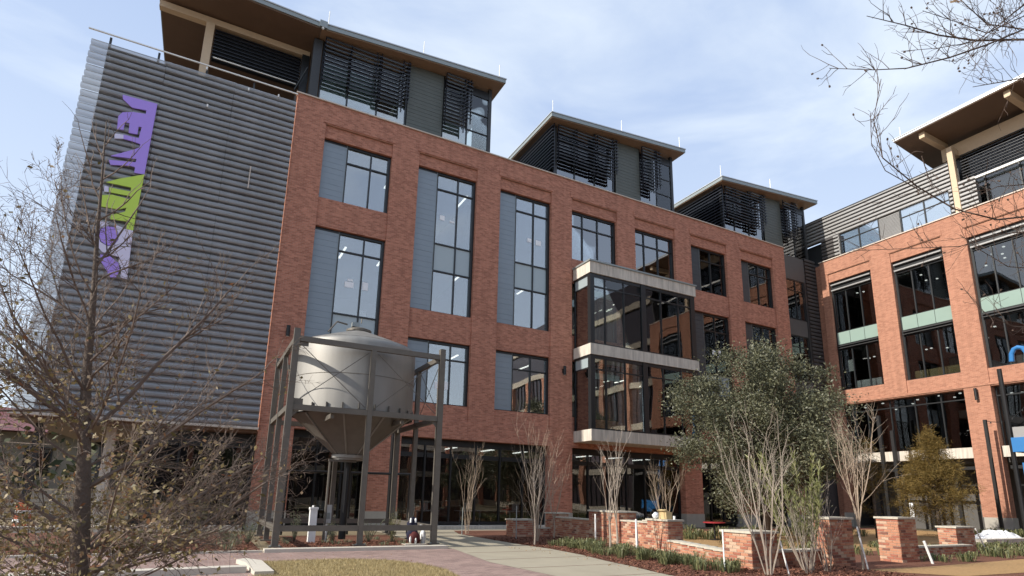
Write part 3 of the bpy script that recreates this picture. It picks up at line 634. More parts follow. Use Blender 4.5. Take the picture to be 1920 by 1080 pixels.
# ------------------------------------------------------------------ sunlit right wing (facade plane x = 42.5)
XR = 42.5
wg = thing('brick_wing', 'sunlit orange-red brick wing with mint spandrels on the right', 'building', (48, 12, 0))
def WB(x0, x1, y0, y1, z0, z1, nm, mt, par=None): return B(x0, x1, y0, y1, z0, z1).build(nm, mt, par or wg)
opens = [(23.52, 26.85), (18.70, 22.05), (13.92, 17.25), (9.1, 12.45), (4.3, 7.65)]
edges = [27.42, 26.85, 23.52, 22.05, 18.70, 17.25, 13.92, 12.45, 9.1, 7.65, 4.3, 2.9]
for i in range(0, 12, 2):
    ya, yb = edges[i], edges[i+1]; gp = i in (0,4, 8)
    WB(XR, XR+.6, yb, ya, 9.16 if not gp else 1.0, 19.5, 'pier', 'brickR')
for ya, yb in ((18.62, 17.22), (27.42, 26.85), (9.1, 7.65)): WB(XR-.03, XR+.63, yb-.02, ya+.02, 0, 1.0, 'plinth', 'plinth')
WB(XR, XR+.6, 2.9, 27.42, 19.503, 20.66, 'parapet', 'brickR'); WB(XR-.07, XR+.7, 2.9, 27.5, 20.66, 20.73, 'coping', 'coping')
WB(42.85, 43.3, 27.423, 28.05, 0, 20.6, 'return_wall', 'brickR')
WB(XR-.05, XR-.003, 2.9, 27.35, 9.0, 9.13, 'ledge', 'brickR')
WB(XR+.01, XR+.58, 2.9, 17.22, 8.93, 9.157, 'band', 'brickR'); WB(XR+.01, XR+.58, 18.62, 27.4, 8.93, 9.157, 'band', 'brickR')
for a, c in opens:
    for dz in (0,): WB(XR+.07, XR+.58, a+.003, c-.003, 18.83, 19.49, 'lintel', 'brickR')
    WB(XR-.03, XR-.003, a-.1, c+.1, 19.54, 19.92, 'corbel', 'brickR')
    WB(XR+.06, XR+.58, a+.003, c-.003, 9.163, 10.05, 'spandrel', 'brickR')
    f = MB(); xg = XR+.35; mul = [a+.1, a+(c-a)/3, a+2*(c-a)/3, c-.1]
    for y in mul: f.box(xg-.05, xg+.1, y-.035, y+.035, 10.05, 13.25); f.box(xg-.05, xg+.1, y-.035, y+.035, 13.68, 17.9)
    f.box(xg-.06, xg+.1, a+.003, a+.09, 10.05, 18.8); f.box(xg-.06, xg+.1, c-.09, c-.003, 10.05, 18.8)
    f.box(xg-.1, xg+.1, a+.092, c-.092, 13.25, 13.679); f.box(xg-.1, xg+.1, a+.092, c-.092, 17.9, 18.82); f.box(xg-.06, xg+.1, a+.092, c-.092, 10.06, 10.13)
    o = f.build('window', 'frame', wg)
    for y0, y1 in zip(mul[:-1], mul[1:]):
        for z0, z1, mt in ((10.13, 13.25, 'glassD'), (14.7, 17.9, 'glassD'), (13.7, 14.64, 'green')):
            if mt == 'green': B(xg-.08, xg-.052, y0+.015, y1-.015, z0, z1).build('spandrel_glass', mt, o)
            else: B(xg+.01, xg+.02, y0+.03, y1-.03, z0, z1).build('pane', mt, o)
    f = MB(); f.box(xg-.04, xg+.09, a+.093, c-.093, 14.645, 14.7); f.build('rail', 'frame', o)
    for z in (18.5, 18.05): WB(XR+.05, XR+.22, a+.12, c-.12, z, z+.10, 'sunshade_fin', 'rib')
    for z in (13.32, 13.5): WB(XR+.08, XR+.2, a+.12, c-.12, z, z+.05, 'sunshade_fin', 'dframe')
# ground level glazing, slab and lower arcade
def wing_ground(a, c):
    f = MB(); n = max(2, int(round((c-a)/1.65))); ys = [a+(c-a)*i/n for i in range(n+1)]; xg = XR+.5
    for i, y in enumerate(ys): f.box(xg-.05, xg+.1, max(y-.035, a+.002), min(y+.035, c-.002), 5.28, 8.92)
    f.box(xg-.06, xg+.09, a, c, 8.3, 8.38)
    o = f.build('window', 'frame', wg)
    for y0, y1 in zip(ys[:-1], ys[1:]): B(xg+.01, xg+.02, y0+.03, y1-.03, 5.3, 8.3).build('pane', 'glassD', o); B(xg+.01, xg+.02, y0+.03, y1-.03, 8.38, 8.9).build('pane', 'glassD', o)
    WB(XR+.12, XR+.7, a+.003, c-.003, 4.58, 5.24, 'slab_edge', 'conc')
    f = MB()
    for y in ys[1:-1]: f.box(XR+.9, XR+1.1, y-.1, y+.1, 0, 4.57)
    f.box(XR+.75, XR+.95, a, c, 3.9, 4.1); f.box(XR+1.3, XR+1.5, a, c, 2.9, 2.98)
    f.build('steel_column', 'black', wg)
wing_ground(18.64, 26.83); wing_ground(9.15, 17.2)
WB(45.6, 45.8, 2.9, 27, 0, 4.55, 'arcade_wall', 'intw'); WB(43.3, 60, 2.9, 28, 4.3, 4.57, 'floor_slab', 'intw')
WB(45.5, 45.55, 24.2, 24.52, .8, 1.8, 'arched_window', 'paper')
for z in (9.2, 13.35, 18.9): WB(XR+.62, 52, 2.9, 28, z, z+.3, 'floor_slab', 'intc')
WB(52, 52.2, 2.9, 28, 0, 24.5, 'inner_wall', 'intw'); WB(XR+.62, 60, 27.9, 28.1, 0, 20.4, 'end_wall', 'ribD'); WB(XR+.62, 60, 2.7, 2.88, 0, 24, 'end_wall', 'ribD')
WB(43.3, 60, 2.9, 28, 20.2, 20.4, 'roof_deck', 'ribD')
l_ = MB()
for z in (8.9, 13.0, 18.4):
    for i in range(22):
        y = R.uniform(8, 26.5); x = R.uniform(43.4, 48); l_.box(x, x+.12, y, y+.12, z-.06, z)
l_.build('downlight', 'lamp', wg)
WB(43.3, 43.4, 19.0, 21.8, 10.15, 10.75, 'timber_counter', 'tan'); WB(43.5, 44.2, 24.2, 26.2, 10.15, 10.8, 'bench', 'paper'); WB(43.4, 43.45, 26.0, 26.5, 11.6, 12.5, 'poster', 'paper'); WB(43.5, 44.4, 14.9, 16.4, 10.15, 10.75, 'bench', 'rib')
# upper floor: ribbed siding, windows
XU = 43.3
zc = 22.9; profW = [(0, .06), (.001, -.09), (.03, -.12), (.17, -.12), (.195, -.09), (.196, .06)]
while zc < 24.8:
    s = MB(); pts = [(zc+dz, XU+dy) for dz, dy in profW]; s.v = [(x, 17.9, q) for q, x in pts]+[(x, 29.2, q) for q, x in pts]; m_ = len(pts)
    s.f = [(j, j+1, j+m_+1, j+m_) for j in range(m_-1)]; s.build('siding_rib', 'rib', wg); zc += .297
WB(XU-.14, XU+.3, 17.9, 29.25, 24.8, 24.88, 'coping', 'frame'); WB(XU+.003, XU+.3, 2.9, 29.2, 20.4, 20.9, 'kerb_wall', 'ribD')
WB(XU+.03, XU+.25, 17.9, 29.2, 22.88, 24.79, 'backing', 'black')
def ribs(y0, y1, z0, z1, mt, pitch=.297, d=1.0):
    z = z0
    while z < z1-.05:
        s = MB(); pts = [(z+dz*pitch/.3125, XU+dy*d) for dz, dy in (profW if mt == 'rib' and d == 1 else prof)]; s.v = [(x, y0, q) for q, x in pts]+[(x, y1, q) for q, x in pts]; m_ = len(pts)
        s.f = [(j, j+1, j+m_+1, j+m_) for j in range(m_-1)]; s.build('siding_rib', mt, wg); z += pitch
ribs(26.05, 26.5, 20.9, 22.85, 'rib'); ribs(26.5, 27.6, 20.9, 22.85, 'ribD'); ribs(17.9, 18.1, 20.9, 22.85, 'rib'); ribs(21.42, 22.9, 20.9, 22.85, 'rib', .1, .3); ribs(16.5, 17.5, 20.9, 23.2, 'rib')  # ribD stretch: shadow on the silver siding put into its colour
WB(XU+.03, XU+.3, 21.42, 22.9, 20.9, 22.87, 'backing', 'ribD'); WB(XU+.4, XU+.6, 26.05, 29.2, 20.9, 22.87, 'backing', 'black'); WB(XU+.03, XU+.3, 16.5, 18.1, 20.9, 22.87, 'backing', 'ribD')
for a, c in ((22.92, 26.02), (18.12, 21.4)):
    f = MB(); mid = (a+c)/2
    for y in (a, mid-.035, c-.07): f.box(XU-.03, XU+.1, y, y+.07, 20.9, 22.87)
    f.box(XU-.02, XU+.09, a+.072, mid-.037, 22.2, 22.26); f.box(XU-.02, XU+.09, mid+.037, c-.072, 22.2, 22.26); f.box(XU-.02, XU+.09, a+.072, c-.072, 22.8, 22.868) if False else None
    o = f.build('window', 'frame', wg)
    for y0, y1 in ((a+.05, mid), (mid, c-.05)): B(XU+.03, XU+.04, y0, y1, 20.9, 22.2).build('pane', 'glass', o); B(XU+.03, XU+.04, y0, y1, 22.26, 22.86).build('pane', 'glass', o)
WB(XU-.08, XU+.0, 26.03, 26.12, 20.7, 22.87, 'trim', 'rib')
# big roof
tw = thing('wing_roof', 'broad brown soffit roof with tan beams on the sunlit wing', 'roof', (48, 12, 24))
def TB(x0, x1, y0, y1, z0, z1, nm, mt): return B(x0, x1, y0, y1, z0, z1).build(nm, mt, tw)
MB().poly([(40.95, 19.95), (48, 20.5), (60, 20.5), (60, 0), (40.95, 0)], 26.88, 26.94).build('soffit', 'soffit', tw)
MB().poly([(40.9, 20.0), (48, 20.55), (60, 20.55), (60, 0), (40.9, 0)], 26.943, 27.08).build('fascia', 'roofm', tw)
MB().poly([(40.86, 20.04), (48, 20.6), (60, 20.6), (60, 0), (40.86, 0)], 27.083, 27.13).build('roof', 'roofm', tw)
for y in (18.35, 13.45, 8.5): TB(41.3, 44.4, y-.17, y+.17, 26.45, 26.877, 'beam', 'beam')
TB(44.0, 44.35, 2.9, 18.5, 25.45, 26.44, 'header', 'beam')
for y in (17.66, 8.0): TB(43.1, 43.42, y-.17, y+.17, 20.75, 25.45, 'column', 'beam'); TB(43.1, 44.3, y-.16, y+.16, 25.453, 25.9, 'bracket', 'beam')
z = 23.5
while z < 25.4:
    MB().hexa([(43.92, 3, z-.04), (44.08, 3, z+.02), (44.08, 17.45, z+.02), (43.92, 17.45, z-.04), (43.92, 3, z), (44.08, 3, z+.06), (44.08, 17.45, z+.06), (43.92, 17.45, z)]).build('louvre_blade', 'blade', tw); z += .21
TB(44.2, 44.3, 3, 17.48, 20.4, 25.44, 'backing', 'glassD'); TB(44.32, 44.4, 3, 17.6, 20.4, 25.4, 'backing', 'black')
TB(43.7, 43.85, 3, 17.4, 23.2, 23.34, 'light_shelf', 'white')
f = MB(); [f.box(44.1, 44.19, y, y+.07, 20.45, 23.4) for y in (16.3, 14.4, 12.5, 10.6)]; f.build('mullion', 'frame', tw)
TB(44.34, 44.6, 17.62, 18.2, 20.4, 26.4, 'post', 'frame')
MB().tube([(41.2, 19.6, 27.13), (41.2, 19.6, 28.0)], .025, 6).build('lightning_rod', 'white', tw)
# dark mechanical box behind siding
# ------------------------------------------------------------------ wall sconces
def sconce(loc, d, label, h=.5, big=False):
    t = thing('wall_sconce', label, 'wall lamp', loc, 'cylinder wall sconces'); x, y, z = loc
    c = (x+d[0]*.16, y+d[1]*.16)
    MB().lathe(c, [(0, z-h/2), (.085, z-h/2), (.085, z+h/2), (0, z+h/2)], 16).build('shade', 'black', t)
    MB().lathe(c, [(0, z-h/2-.012), (.06, z-h/2-.012), (.06, z-h/2-.002), (0, z-h/2-.002)], 12).build('lens', 'paper', t)
    MB().tube([(x, y, z), (x+d[0]*.09, y+d[1]*.09, z)], .04, 8).build('arm', 'black', t)
    B(x-(.06 if d[1] else .012), x+(.06 if d[1] else .012), y-(.06 if d[0] else .012), y+(.06 if d[0] else .012), z-.12, z+.12).build('backplate', 'black', t)
sconce((17.45, 26.99, 8.6), (0, -1), 'black cylinder sconce on the brick pier left of the glass bay')
sconce((2.7, 26.99, 8.63), (0, -1), 'black cylinder sconce on the leftmost pier above the steel frame')
sconce((42.49, 18.0, 8.5), (-1, 0), 'black cylinder sconce on the sunlit wing pier', .75)

# ------------------------------------------------------------------ steel frame and hopper tank
TX0, TX1, TXM, TY0, TY1, TYM = 2.07, 6.75, 4.43, 17.95, 22.55, 20.3
fr = thing('steel_frame', 'tall weathered grey steel frame tower holding the hopper tank', 'frame', (4.4, 20.3, 0))
def post(x, y, z1=6.1, w_=.09, d_=.09, z0=.1): B(x-w_, x+w_, y-d_, y+d_, z0, z1).build('leg', 'steel', fr); B(x-.17, x+.17, y-.17, y+.17, z0-.02, z0+.012).build('base_plate', 'steel', fr)
for x, y, zt_ in ((TX0, TY0, 6.42), (TX1, TY0, 6.4), (TX0, TY1, 6.4), (TX1, TY1, 6.4)): post(x, y, zt_)
for x, y in ((TXM, TY0), (TX0, TYM), (TX1, TYM), (TXM, TY1)): post(x, y, 6.03, .075, .075)
def hb(x0, x1, y0, y1, z0, z1): B(x0, x1, y0, y1, z0, z1).build('rail', 'steel', fr)
for z0, z1 in ((6.035, 6.2), (3.95, 4.12), (.5, .66)):
    e = .092; m_ = .077
    for y in (TY0, TY1):
        if z0 > 6: hb(TX0+e, TX1-e, y-.06, y+.06, z0, z1)
        else: hb(TX0+e, TXM-m_, y-.06, y+.06, z0, z1); hb(TXM+m_, TX1-e, y-.06, y+.06, z0, z1)
    for x in (TX0, TX1):
        if z0 > 6: hb(x-.06, x+.06, TY0+e, TY1-e, z0, z1)
        else: hb(x-.06, x+.06, TY0+e, TYM-m_, z0, z1); hb(x-.06, x+.06, TYM+m_, TY1-e, z0, z1)
for x in (TXM-1.1, TXM+1.1): hb(x-.05, x+.05, TY0+.07, TY1-.07, 3.80, 3.945)
def rod(a, c, r_=.012): MB().tube([a, c], r_, 5).build('brace_rod', 'steel', fr)
for xa, xb in ((TX0, TXM), (TXM, TX1)):
    rod((xa+.15, TY0, 5.95), (xb-.15, TY0, 4.2)); rod((xa+.15, TY0+.03, 4.2), (xb-.15, TY0+.03, 5.95))
for x in (TX0, TX1):
    for ya, yb in ((TY0, TYM), (TYM, TY1)): rod((x, ya+.15, 5.95), (x, yb-.15, 4.2)); rod((x+.03, ya+.15, 4.2), (x+.03, yb-.15, 5.95))
for x, y in ((TX0+.16, TY0), (TX0+.16, TY0)): pass
B(TX0+.092, TX0+.36, TY0-.01, TY0+.01, 5.9, 6.034).build('gusset', 'steel', fr); B(TX0+.092, TX0+.36, TY0-.01, TY0+.01, 4.122, 4.3).build('gusset', 'steel', fr)
for x in (TX0, TX1):
    sg_ = 1 if x == TX0 else -1
    for z in (3.75, 5.85): MB().polyxz([(x+sg_*.093, z), (x+sg_*.093, z+.19), (x+sg_*.28, z+.19)][::sg_], TY0-.008, TY0+.008).build('gusset', 'steel', fr)
for x in (TX0, TXM, TX1):
    for dx in (-.12, .12): MB().tube([(x+dx, TY0-.12, .11), (x+dx, TY0-.12, .15)], .018, 6).build('anchor_bolt', 'fascia', fr)
tk = thing('hopper_tank', 'round stainless steel hopper tank with conical bottom inside the steel frame', 'tank', (4.4, 20.25, 2.75)); TC = (4.4, 20.25); RT = 2.05
MB().lathe(TC, [(RT, 4.18), (RT, 6.38), (RT-.01, 6.46), (RT-.05, 6.53), (RT-.12, 6.58)], 96).build('drum', 'tank', tk, smooth=True)
MB().lathe(TC, [(RT+.02, 4.10), (RT+.02, 4.17), (RT-.1, 4.178)], 96).build('rim', 'tank', tk, smooth=False)
MB().lathe(TC, [(RT-.12, 6.585), (1.2, 6.87), (.42, 7.17), (0, 7.18)], 96).build('lid', 'tank', tk, smooth=True)
MB().lathe(TC, [(RT+.004, 5.3), (RT+.01, 5.31), (RT+.004, 5.32)], 96).build('weld_seam', 'steel', tk)
MB().lathe(TC, [(.42, 7.18), (.44, 7.19), (.44, 7.27), (.3, 7.33), (0, 7.34)], 32).build('hatch', 'steel', tk)
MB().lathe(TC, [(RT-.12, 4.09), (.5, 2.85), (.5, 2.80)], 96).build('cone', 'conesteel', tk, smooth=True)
MB().lathe(TC, [(.52, 2.85), (.56, 2.84), (.56, 2.74), (.5, 2.72), (.5, 2.68), (0, 2.68)], 40).build('flange', 'tank', tk)
for k in range(26):
    a = 2*math.pi*k/26; x, y = TC[0]+math.cos(a)*(RT+.04), TC[1]+math.sin(a)*(RT+.04); B(x-.02, x+.02, y-.03, y+.03, 4.18, 4.36).build('lug', 'steel', tk)
for a in (-110, -70, -30, -150): 
    c_, s_ = math.cos(rad(a)), math.sin(rad(a)); MB().tube([(TC[0]+c_*1.93, TC[1]+s_*1.93, 4.06), (TC[0]+c_*.53, TC[1]+s_*.53, 2.87)], .03, 5).build('cone_seam', 'tank', tk)
MB().tube([(3.9, 19.9, 7.34), (3.5, 19.6, 7.30), (3.2, 19.4, 6.85)], .03, 6).build('pipe', 'steel', tk); B(4.1, 4.35, 20, 20.2, 7.34, 7.5).build('valve', 'fascia', tk)
MB().tube([(4.3, 19.5, 7.34), (4.3, 19.5, 7.5)], .02, 5).build('valve', 'steel', tk)
MB().tube([(4.4, 20.25, 2.68), (4.4, 20.25, .1)], .12, 12).build('outlet_pipe', 'black', tk)
B(3.7, 4.6, 19.9, 20.0, 2.6, 2.68).build('outlet_frame', 'steel', tk); MB().tube([(3.75, 19.95, 2.6), (3.75, 19.95, .1)], .04, 6).build('outlet_frame', 'steel', tk)
# handrail pipes near the storefront, dark columns
rl_ = thing('handrail', 'black horizontal pipe rail behind the steel frame', 'rail', (5.3, 24, 0))
MB().tube([(2.9, 24, 2.37), (7.9, 24, 2.42)], .05, 8).build('pipe', 'black', rl_)
for x in (2.95, 5.4, 7.85): MB().tube([(x, 24, 0), (x, 24, 2.38)], .045, 8).build('post', 'black', rl_)
cl = thing('black_column', 'thick black steel column before the second storefront pier', 'column', (7.3, 24.6, 0)); B(7.15, 7.42, 24.5, 24.8, 0, 4.3).build('shaft', 'black', cl); B(7.05, 7.52, 24.4, 24.9, 0, .04).build('base_plate', 'black', cl)
# items by the frame
t = thing('white_bollard', 'white rectangular utility post left of centre below the tank', 'utility post', (3.4, 20, 0))
B(3.27, 3.49, 19.9, 20.1, .0, 1.05).build('body', 'white', t); B(3.25, 3.51, 19.88, 20.12, 1.05, 1.12).build('cap', 'white', t); MB().tube([(3.36, 20, 1.12), (3.36, 20, 1.18)], .03, 6).build('knob', 'white', t)
t = thing('meter_box', 'grey electrical box on a short post below the tank', 'utility box', (3.88, 20.2, 0))
B(3.78, 3.97, 20.1, 20.25, .62, 1.2).build('box', 'roofm', t); MB().tube([(3.87, 20.18, 0), (3.87, 20.18, .62)], .04, 6).build('post', 'roofm', t); B(3.82, 3.93, 20.08, 20.098, .75, .95).build('cover', 'fascia', t)
def lump(name, c, r, mt, par, seed=1, sub=2):
    rr_ = random.Random(seed); b_ = MB(); n1, n2 = 7, 10; b0 = 0
    for i in range(n1+1):
        th = math.pi*i/n1
        for j in range(n2):
            ph = 2*math.pi*j/n2; k = 1+rr_.uniform(-.16, .16)
            b_.v.append((c[0]+r[0]*k*math.sin(th)*math.cos(ph), c[1]+r[1]*k*math.sin(th)*math.sin(ph), c[2]+r[2]*k*math.cos(th)))
    for i in range(n1):
        for j in range(n2): b_.f.append((i*n2+j, i*n2+(j+1) % n2, (i+1)*n2+(j+1) % n2, (i+1)*n2+j))
    return b_.build(name, mt, par, smooth=True)
t = thing('backpack', 'navy backpack with two white bottles by the frame corner leg', 'bag', (6.3, 18.75, .03)); lump('body', (6.3, 18.75, .62), (.17, .12, .24), 'navy', t, 3)
lump('base', (6.32, 18.76, .3), (.2, .15, .26), 'navy', t, 31)
for x in (6.22, 6.38): MB().lathe((x, 18.66), [(0, .70), (.035, .70), (.035, .80), (.02, .84), (0, .85)], 10).build('bottle', 'white', t)
t = thing('red_bag', 'maroon bag spilling white cloths beneath the lower frame rail', 'bag', (6.35, 18.4, .03)); lump('body', (6.3, 18.4, .22), (.22, .14, .2), 'maroon', t, 4)
for k, (x, z) in enumerate(((6.1, .2), (6.28, .15), (6.45, .3))): lump('cloth', (x, 18.25, z), (.035, .03, .1), 'white', t, 40+k)
t = thing('white_sack', 'crumpled white sack leaning against the frame corner leg', 'sack', (6.55, 18.5, .03)); lump('body', (6.58, 18.45, .25), (.1, .1, .24), 'sheet', t, 6); lump('fold', (6.55, 18.6, .55), (.14, .08, .09), 'sheet', t, 7)
tag(B(5.9, 6.65, 18.1, 18.5, .03, .075).build('stone_slab', 'kerb'), 'flat pale slab under the bags inside the frame', 'slab')

# ------------------------------------------------------------------ garden walls and piers of individual bricks
BW, BH, MJ = .2, .062, .012
def brick_mesh(w_, d_, h_, mt):
    b_ = MB(); c = .004
    b_.box(-w_/2, w_/2, -d_/2, d_/2, -h_/2, h_/2); me = bpy.data.meshes.new('brick'); me.from_pydata(b_.v, [], b_.f); me.materials.append(M[mt]); return me
BM = {}
def get_bm(w_, d_, h_, mt):
    k = (round(w_, 3), round(d_, 3), round(h_, 3), mt)
    if k not in BM: BM[k] = brick_mesh(*k)
    return BM[k]
def brick_block(par, x0, x1, y0, y1, z0, z1, faces='wsen', single=True, joined=None):
    """mortar core with bricks laid round it; w=-x s=-y e=+x n=+y"""
    T = .05
    B(x0+.008, x1-.008, y0+.008, y1-.008, z0, z1).build('mortar_core', 'mortar', par)
    rows = int((z1-z0)/(BH+MJ)); rh = (z1-z0)/rows
    for r_ in range(rows):
        z = z0+(r_+.5)*rh
        for fc in faces:
            L = (y1-y0) if fc in 'we' else (x1-x0); n = max(1, round(L/(BW+MJ))); bl = L/n
            off = bl/2 if (r_+('we'.find(fc) >= 0)) % 2 else 0
            ks = list(range(n)) if off == 0 else list(range(n+1))
            for k in ks:
                a = k*bl-off; e = a+bl; a = max(a, 0); e = min(e, L)
                if e-a < .03: continue
                ln = round(e-a-MJ, 3); mid = (a+e)/2; mt = R.choices(('wall1', 'wall2', 'wall3', 'wall4'), (5, 3.2, 2, .9))[0]; j = R.uniform(-.004, .004)
                if fc == 'w': p, dim = (x0+T/2-.004+j, y0+mid, z), (T, ln)
                elif fc == 'e': p, dim = (x1-T/2+.004+j, y0+mid, z), (T, ln)
                elif fc == 's': p, dim = (x0+mid, y0+T/2-.004+j, z), (ln, T)
                else: p, dim = (x0+mid, y1-T/2+.004+j, z), (ln, T)
                if single:
                    o = bpy.data.objects.new('brick', get_bm(dim[0], dim[1], BH, mt)); o.location = p; COL.objects.link(o); attach(o, par)
                else:
                    joined.setdefault(mt, MB()).box(p[0]-dim[0]/2, p[0]+dim[0]/2, p[1]-dim[1]/2, p[1]+dim[1]/2, z-BH/2, z+BH/2)
def pier_thing(x0, x1, y0, y1, h, label, faces='ws', cap=.055, group='brick garden piers with stone caps'):
    t = thing('brick_pier', label, 'pier', ((x0+x1)/2, (y0+y1)/2, 0), group)
    brick_block(t, x0, x1, y0, y1, 0, h-cap, faces)
    B(x0-.04, x1+.04, y0-.04, y1+.04, h-cap, h).build('cap', 'cap', t); return t
def wall_thing(x0, x1, y0, y1, h, label, faces, cap=.05, name='garden_wall'):
    t = thing(name, label, 'wall', ((x0+x1)/2, (y0+y1)/2, 0), 'low brick garden walls'); J = {}
    L = (x1-x0)+(y1-y0)
    est = L*h/(.212*.074)
    single = est*len(faces) < 290
    brick_block(t, x0, x1, y0, y1, 0, h-cap, faces, single, J)
    for mt, b_ in J.items(): b_.build('bricks', mt, t, kind='stuff')
    B(x0-.03, x1+.03, y0-.03, y1+.03, h-cap, h).build('cap', 'cap', t); return t
pier_thing(13.3, 14.1, 21.35, 21.95, .98, 'square brick pier at the far end of the long bright wall', 'ws')
wall_thing(13.4, 13.7, 18.78, 21.35, .82, 'bright brick wall section between the two far piers', 'w')
pier_thing(13.3, 14.1, 16.95, 18.75, 1.17, 'broad tall brick pier in the middle of the long bright wall', 'ws')
wall_thing(13.4, 13.7, 15.42, 16.93, .88, 'bright brick wall section left of the pier with the cardboard box', 'w')
pier_thing(13.27, 13.9, 14.43, 15.4, .99, 'brick pier carrying the tan cardboard box', 'ws')
pier_thing(11.5, 12.5, 21.5, 22.1, .70, 'small shaded dark brick pier beside the concrete path', 'ws')
wall_thing(12.503, 13.29, 21.6, 21.9, .36, 'very low shaded wall between the small pier and the far pier', 's')
t = thing('garden_wall', 'low bright wall with pale cap leading from box pier to foreground pier', 'wall', (12.7, 12.7, 0), 'low brick garden walls')
J = {}; n_ = 16
b_ = MB()
for i in range(7):
    ya = 11.07+(14.4-11.07)*i/7; yb = 11.07+(14.4-11.07)*(i+1)/7; xa = 12.1+(13.3-12.1)*(i+.5)/7
    brick_block(t, xa, xa+.28, ya+.001, yb-.001, 0, .33, 'ws' if i == 0 else 'w', True); B(xa-.04, xa+.32, ya, yb, .33, .38).build('cap', 'cap', t)
pier_thing(11.93, 12.87, 10.12, 11.02, .9, 'foreground orange brick pier behind the pale plastic stake', 'ws')
wall_thing(12.9, 14.72, 10.3, 10.55, .42, 'low shaded wall right of the foreground pier', 's')
pier_thing(14.75, 15.7, 9.97, 10.5, 1.25, 'tall brick pier behind the leafy green shrub', 'ws')
pier_thing(17.9, 18.8, 10.0, 10.62, 1.26, 'tall brick pier right of the slim tree with dark shadow stripe', 'ws')
wall_thing(18.83, 22.85, 10.5, 10.75, .38, 'low shaded wall between tall pier and rightmost pier', 's')
pier_thing(22.9, 24.1, 10.93, 11.5, .93, 'rightmost shorter brick pier in front of the bronze conifer', 'ws')
# things on the walls
t = thing('cardboard_box', 'crumpled tan cardboard box on top of the brick pier', 'box', (13.5, 14.9, .99)); B(13.38, 13.62, 14.6, 14.95, .992, 1.22).build('body', 'tan', t); MB().hexa([(13.38, 14.6, 1.22), (13.5, 14.6, 1.222), (13.5, 14.95, 1.222), (13.38, 14.95, 1.22), (13.3, 14.6, 1.26), (13.4, 14.6, 1.30), (13.4, 14.95, 1.30), (13.3, 14.95, 1.26)]).build('flap', 'tan', t)
o = lump('white_bag', (13.42, 15.15, 1.09), (.1, .14, .11), 'sheet', None, 12); tag(o, 'small crumpled white bag beside the cardboard box', 'bag')
o = MB().lathe((13.62, 14.5), [(0, .99), (.035, .99), (.045, 1.1), (0, 1.1)], 12).build('paper_cup', 'white'); tag(o, 'white paper cup standing on the box pier cap', 'cup')
o = B(13.35, 13.6, 15.5, 15.75, .882, .93).build('stone_block', 'cap'); tag(o, 'pale flat block lying on the wall top left of the box', 'block')
# red table
t = thing('red_table', 'small round red outdoor table beyond the garden wall', 'table', (19.3, 18.2, 0))
MB().lathe((19.3, 18.2), [(0, .70), (.45, .70), (.45, .74), (0, .74)], 24).build('tabletop', 'red', t); MB().tube([(19.3, 18.2, 0), (19.3, 18.2, .7)], .04, 8).build('stem', 'black', t); MB().lathe((19.3, 18.2), [(0, .02), (.25, .02), (.25, .04), (0, .05)], 16).build('foot', 'black', t)
# stakes
def stake(a, c, r_, label, mt='white'):
    o = MB().tube([a, c], r_, 7).build('plant_stake', mt); tag(o, label, 'stake', 'planting stakes and pipe posts'); return o
stake((10.96, 10.09, 0), (10.96, 10.09, .95), .018, 'slim pale stake directly before the foreground brick pier')
stake((12.7, 17.5, 0), (12.73, 17.55, 1.05), .028, 'white pipe stake against the bright wall section between far piers')
stake((12.1, 14.55, 0), (12.12, 14.58, 1.0), .03, 'white pipe post left of the box pier, first of a pair')
stake((12.22, 14.62, 0), (12.2, 14.66, .95), .02, 'thin grey pipe post left of the box pier, second of a pair', 'fascia')
stake((11.92, 9.13, 0), (11.72, 9.15, .75), .02, 'leaning pale stake right of the fan-shaped bare shrub tree')
stake((14.9, 9.16, 0), (14.68, 9.2, 1.05), .02, 'white stake tied to the slim bare tree')
stake((18.54, 9.54, 0), (18.35, 9.6, .62), .035, 'thick white stake before the low wall at right')
stake((24.83, 10.94, 0), (24.35, 11.0, .85), .02, 'leaning white stake right of the rightmost pier')
stake((11.0, 20.3, 0), (11.0, 20.3, 1.25), .02, 'thin grey rod left of the small dark pier', 'fascia')
stake((9.9, 23.0, 0), (9.9, 23.0, 1.1), .02, 'short thin pole in the mulch by the storefront', 'fascia')
# plastic sheet on ground
b_ = MB(); n_ = 14
for i in range(n_+1):
    for j in range(n_+1):
        u, v_ = i/n_-.5, j/n_-.5; e = max(0, 1-(4*u*u+4*v_*v_)); b_.v.append((33.6+u*3.2, 14.3+v_*2.2, .02+e*(.5+R.uniform(-.12, .12))))
for i in range(n_):
    for j in range(n_): k = i*(n_+1)+j; b_.f.append((k, k+n_+1, k+n_+2, k+1))
o = b_.build('plastic_sheet', 'sheet'); tag(o, 'crumpled white plastic sheet on the ground near the wing pier', 'sheet')
struct(B(30, 41.5, 13.2, 13.6, 0, .25), 'kerb', 'kerb')
